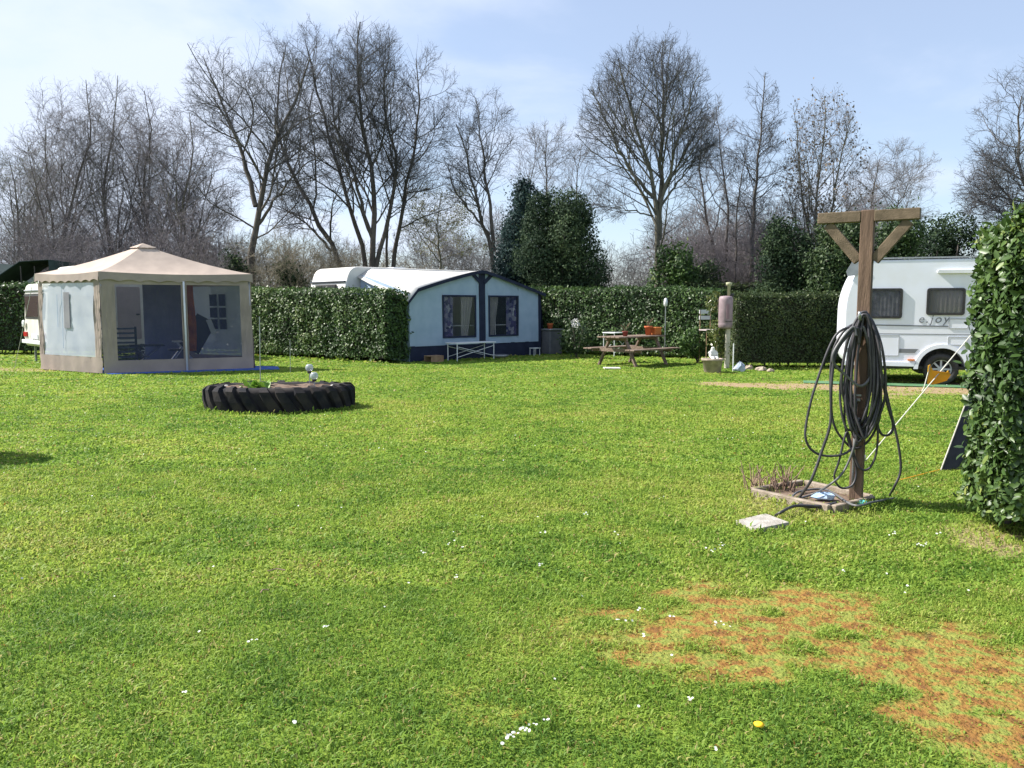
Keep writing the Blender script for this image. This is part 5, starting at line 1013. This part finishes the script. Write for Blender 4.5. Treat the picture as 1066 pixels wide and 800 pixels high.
# square planter edging
c4 = [G(781, 514), G(866, 533), G(910, 522), G(836, 505)]
fr4 = empty('planter_frame', ((c4[0] + c4[2]) / 2), 0, 'low weathered timber edging square round the foot of the wooden post', 'edging'); o4 = fr4.location
for i in range(4):
    a, b_ = c4[i] - o4, c4[(i + 1) % 4] - o4; dd = (b_ - a).normalized(); a = a + dd * .02; b_ = b_ - dd * .02
    MB().beam((a.x, a.y, .010), (b_.x, b_.y, .010), .045, .075, up=(0, 0, 1), bev=.006).build('edging_board', mat('grey_timber%d' % i, (.20, .16, .12), .9, (.32, .27, .22), 12, bump=.5), fr4)
mb = MB(); mb.add([((c - o4).x * .96, (c - o4).y * .96, .006) for c in c4], [(0, 1, 2, 3)]); mb.build('soil', M_SOIL, fr4)
q = G(800, 512); dg_ = empty('dead_plant', (q.x, q.y, .03), 0, 'cut back dead stalks at the left of the timber edging', 'plant')
mb = MB(); rp = random.Random(8)
for i in range(46):
    x, y = rp.uniform(-.18, .22), rp.uniform(-.05, .16); a = rp.uniform(0, 6.28); t_ = rp.uniform(.02, .13); h_ = rp.uniform(.05, .21)
    mb.tube([(x, y, -.03), (x + t_ * math.cos(a) * .5, y + t_ * math.sin(a) * .5, h_ * .6), (x + t_ * math.cos(a), y + t_ * math.sin(a), h_)], [.006, .005, .003], 5)
mb.build('stalks', M_DRYTW, dg_)
q = G(858, 522); lump('plastic_scrap', (q.x, q.y, .02), (.09, .05, .05), mat('blue_scrap', (.30, .45, .65), .5, (.5, .6, .7), 9), 'pale blue plastic scrap inside the timber edging', 'litter', 21)
q = G(898, 527); lump('hose_end', (q.x, q.y, -.01), (.07, .04, .05), mat('teal_scrap', (.05, .28, .30), .5, (.08, .4, .4), 9), 'teal hose fitting on the grass at the post foot', 'hose fitting', 22)
q = G(793, 546); sl = MB(); pg = [G(765, 545), G(786, 554.5), G(822, 547), G(797, 537.5)]; pg = [v - q for v in pg]
sl.add([(v.x, v.y, -.02) for v in pg] + [(v.x * .97, v.y * .97, .022) for v in pg], [(3, 2, 1, 0), (4, 5, 6, 7)] + [(i, (i + 1) % 4, (i + 1) % 4 + 4, i + 4) for i in range(4)])
o = sl.build('paving_slab', mat('pale_slab', (.40, .375, .345), .9, (.27, .25, .22), 14, bump=.6)); o.location = q; tag(o, 'pale flat stone slab lying in the grass near the timber edging', 'slab')

# ------------------------------------------------------------ dark tent behind near hedge, with guy rope and tag
t0_ = G(979, 490); tn = empty('tent', (t0_.x, t0_.y, 0), 0, 'small navy tent showing one corner left of the near laurel hedge', 'tent')
MB().add([(0, 0, 0), (1.75, 2.4, 0), (3.9, 2.4, 0), (2.4, 0, 0), (.62, .35, 1.30), (2.0, 2.0, 1.30), (3.1, 2.0, 1.30), (1.9, .35, 1.30), (1.9, 1.2, 1.45)], [(0, 3, 7, 4), (1, 0, 4, 5), (2, 1, 5, 6), (3, 2, 6, 7), (4, 7, 8), (7, 6, 8), (6, 5, 8), (5, 4, 8)]).build('flysheet', mat('navy_fly', (.025, .028, .045), .7, (.04, .045, .065), 4, bump=.3, bscale=8), tn)
MB().tube([(-.005, -.012, .0), (.615, .337, 1.30)], .006, 6).build('edge_piping', M_CONC, tn)
q = G(938, 500) - t0_; MB().tube([(0, 0, .01), (q.x, q.y, .005)], .004, 5).build('peg_line', M_YELL, tn)
ra = G(901, 480); rb_ = W(1062, 288, 8.6); rp_ = empty('guy_rope', ra, 0, 'pale guy rope rising from the grass behind the post to the right', 'rope')
MB().tube([(0, 0, 0), rb_ - ra], .0055, 6).build('rope', M_ROPE, rp_); MB().tube([(0, 0, .06), (-.02, 0, -.05)], .006, 6).build('peg', M_METAL, rp_)
pol = MB().tube([(rb_.x, rb_.y, 0), (rb_.x, rb_.y, rb_.z + .03)], .016, 8).build('tent_pole', M_METAL, None, True); tag(pol, 'metal tent pole hidden behind the near laurel hedge', 'pole')
tg_ = ra.lerp(rb_, .445); yt = empty('warning_flag', tg_, R(0), 'orange yellow marker flag tied to the guy rope before the caravan wheel', 'flag')
MB().add([(-.10, 0, -.09), (-.04, 0, -.10), (.11, .02, -.06), (.15, .02, .0), (.12, .02, .05), (.10, .01, .03), (-.05, 0, .05), (-.08, 0, .11), (-.10, 0, .10)], [tuple(range(9))]).build('flag_cloth', M_YELL, yt, solid=.006)
MB().tube([(-.08, 0, .10), (-.13, 0, -.13), (-.15, 0, -.17)], .006, 5).build('tie', M_ROPE, yt)
# fallen twig and leaves in the lawn
for i, (px, py, L_, a_, lab) in enumerate(((288, 598, .05, .2, 'dry twig lying in the grass left of centre'), (275, 620, .025, 1.1, 'dark curled leaf on the lawn below the dry twig'))):
    q = G(px, py); o = MB().tube([(-L_, 0, .022), (0, .01, .03), (L_, -.01, .024)], .004, 5).build('fallen_twig', M_DRYTW); o.location = q; o.rotation_euler = (0, 0, a_); tag(o, lab, 'twig')
# unseen shrubs added left of the frame to cast shadows onto the lawn
for i, (x, y, h_, lab) in enumerate(((-5.75, 7.95, .95, 'added shrub out of view at left, casting the near lawn shadow'), (-10.9, 15.2, .9, 'added shrub out of view at left, casting the far lawn shadow'))):
    o = empty('shadow_shrub', (x, y, 0), 0, lab, 'shrub', None); T = norm(rg2.normal(0, 1, (2500, 3))) * np.array([.33, .33, h_ / 2]) * rg2.uniform(.6, 1.03, (2500, 1)) + np.array([0, 0, h_ / 2 + .05]); leaf_cloud('foliage', T, rg2, .07, M_PRIVET, o); MB().tube([(0, 0, 0), (0, 0, .4)], .03, 6).build('stem', M_BARK, o)

# ------------------------------------------------------------ daisies and dandelion
DP = [(748, 575), (753, 573), (742, 577), (736, 574), (665, 641), (668, 639), (749, 658), (753, 660), (745, 661), (757, 663), (672, 672), (702, 696), (719, 739), (667, 746), (690, 520), (925, 562), (930, 560), (958, 572), (962, 571), (700, 650), (640, 560), (562, 560), (563, 593), (606, 625), (648, 652), (656, 655), (470, 570), (480, 575), (440, 580), (428, 612), (475, 607), (537, 772), (530, 776), (542, 768), (555, 764), (548, 770), (530, 781), (569, 760), (196, 728), (305, 760), (205, 666), (95, 520), (265, 672), (340, 660), (500, 540), (560, 545), (610, 540), (880, 600), (835, 470), (760, 460), (700, 455), (765, 440), (130, 440), (238, 445), (250, 447), (245, 443), (258, 442), (330, 448), (345, 452), (400, 470), (975, 560), (1010, 620), (743, 793)]
rd = np.random.default_rng(9); pts_ = []
for (px, py) in DP:
    for _ in range(rd.integers(1, 4)): q = G(px + rd.normal(0, 2.5), py + rd.normal(0, 1.2)); pts_.append((q.x, q.y))
for _ in range(200): yy = math.sqrt(rd.uniform(9, 300)); pts_.append((yy * rd.uniform(-.66, .66), yy))
pts_ = np.array(pts_); n_ = len(pts_); tv = [(0, 0, 0)]; tf = []
for k in range(10):
    a = k * .628; tv += [(math.cos(a - .25), math.sin(a - .25), .1), (math.cos(a + .25), math.sin(a + .25), .1)]; tf.append((0, len(tv) - 2, len(tv) - 1))
Tn = np.stack([pts_[:, 0], pts_[:, 1], gz(pts_[:, 0], pts_[:, 1]) + .038], 1); Mn = frames(rd, np.tile([0, -.3, 1.], (n_, 1)), 0, .25) * rd.uniform(.0042, .0072, n_)[:, None, None]
da = scatter('daisies', tv, tf, Mn, Tn, mat('daisy_petal', (.78, .78, .76), .7, transl=.2)); tag(da, 'tiny white daisies scattered over the lawn', 'flowers', kind='stuff')
q = G(790, 758, .03); dn_ = empty('dandelion', (q.x, q.y, 0), 0, 'single yellow dandelion in the foreground grass', 'flower'); MB().lathe([(.004, .034), (.017, .040), (.019, .046), (.010, .051), (.001, .052)], (0, 0, 0), 14).build('flower_head', mat('dandelion_yellow', (.80, .50, .02), .7), dn_, True); MB().tube([(0, 0, 0), (0, 0, .036)], .002, 5).build('stem', M_LEAFG, dn_)
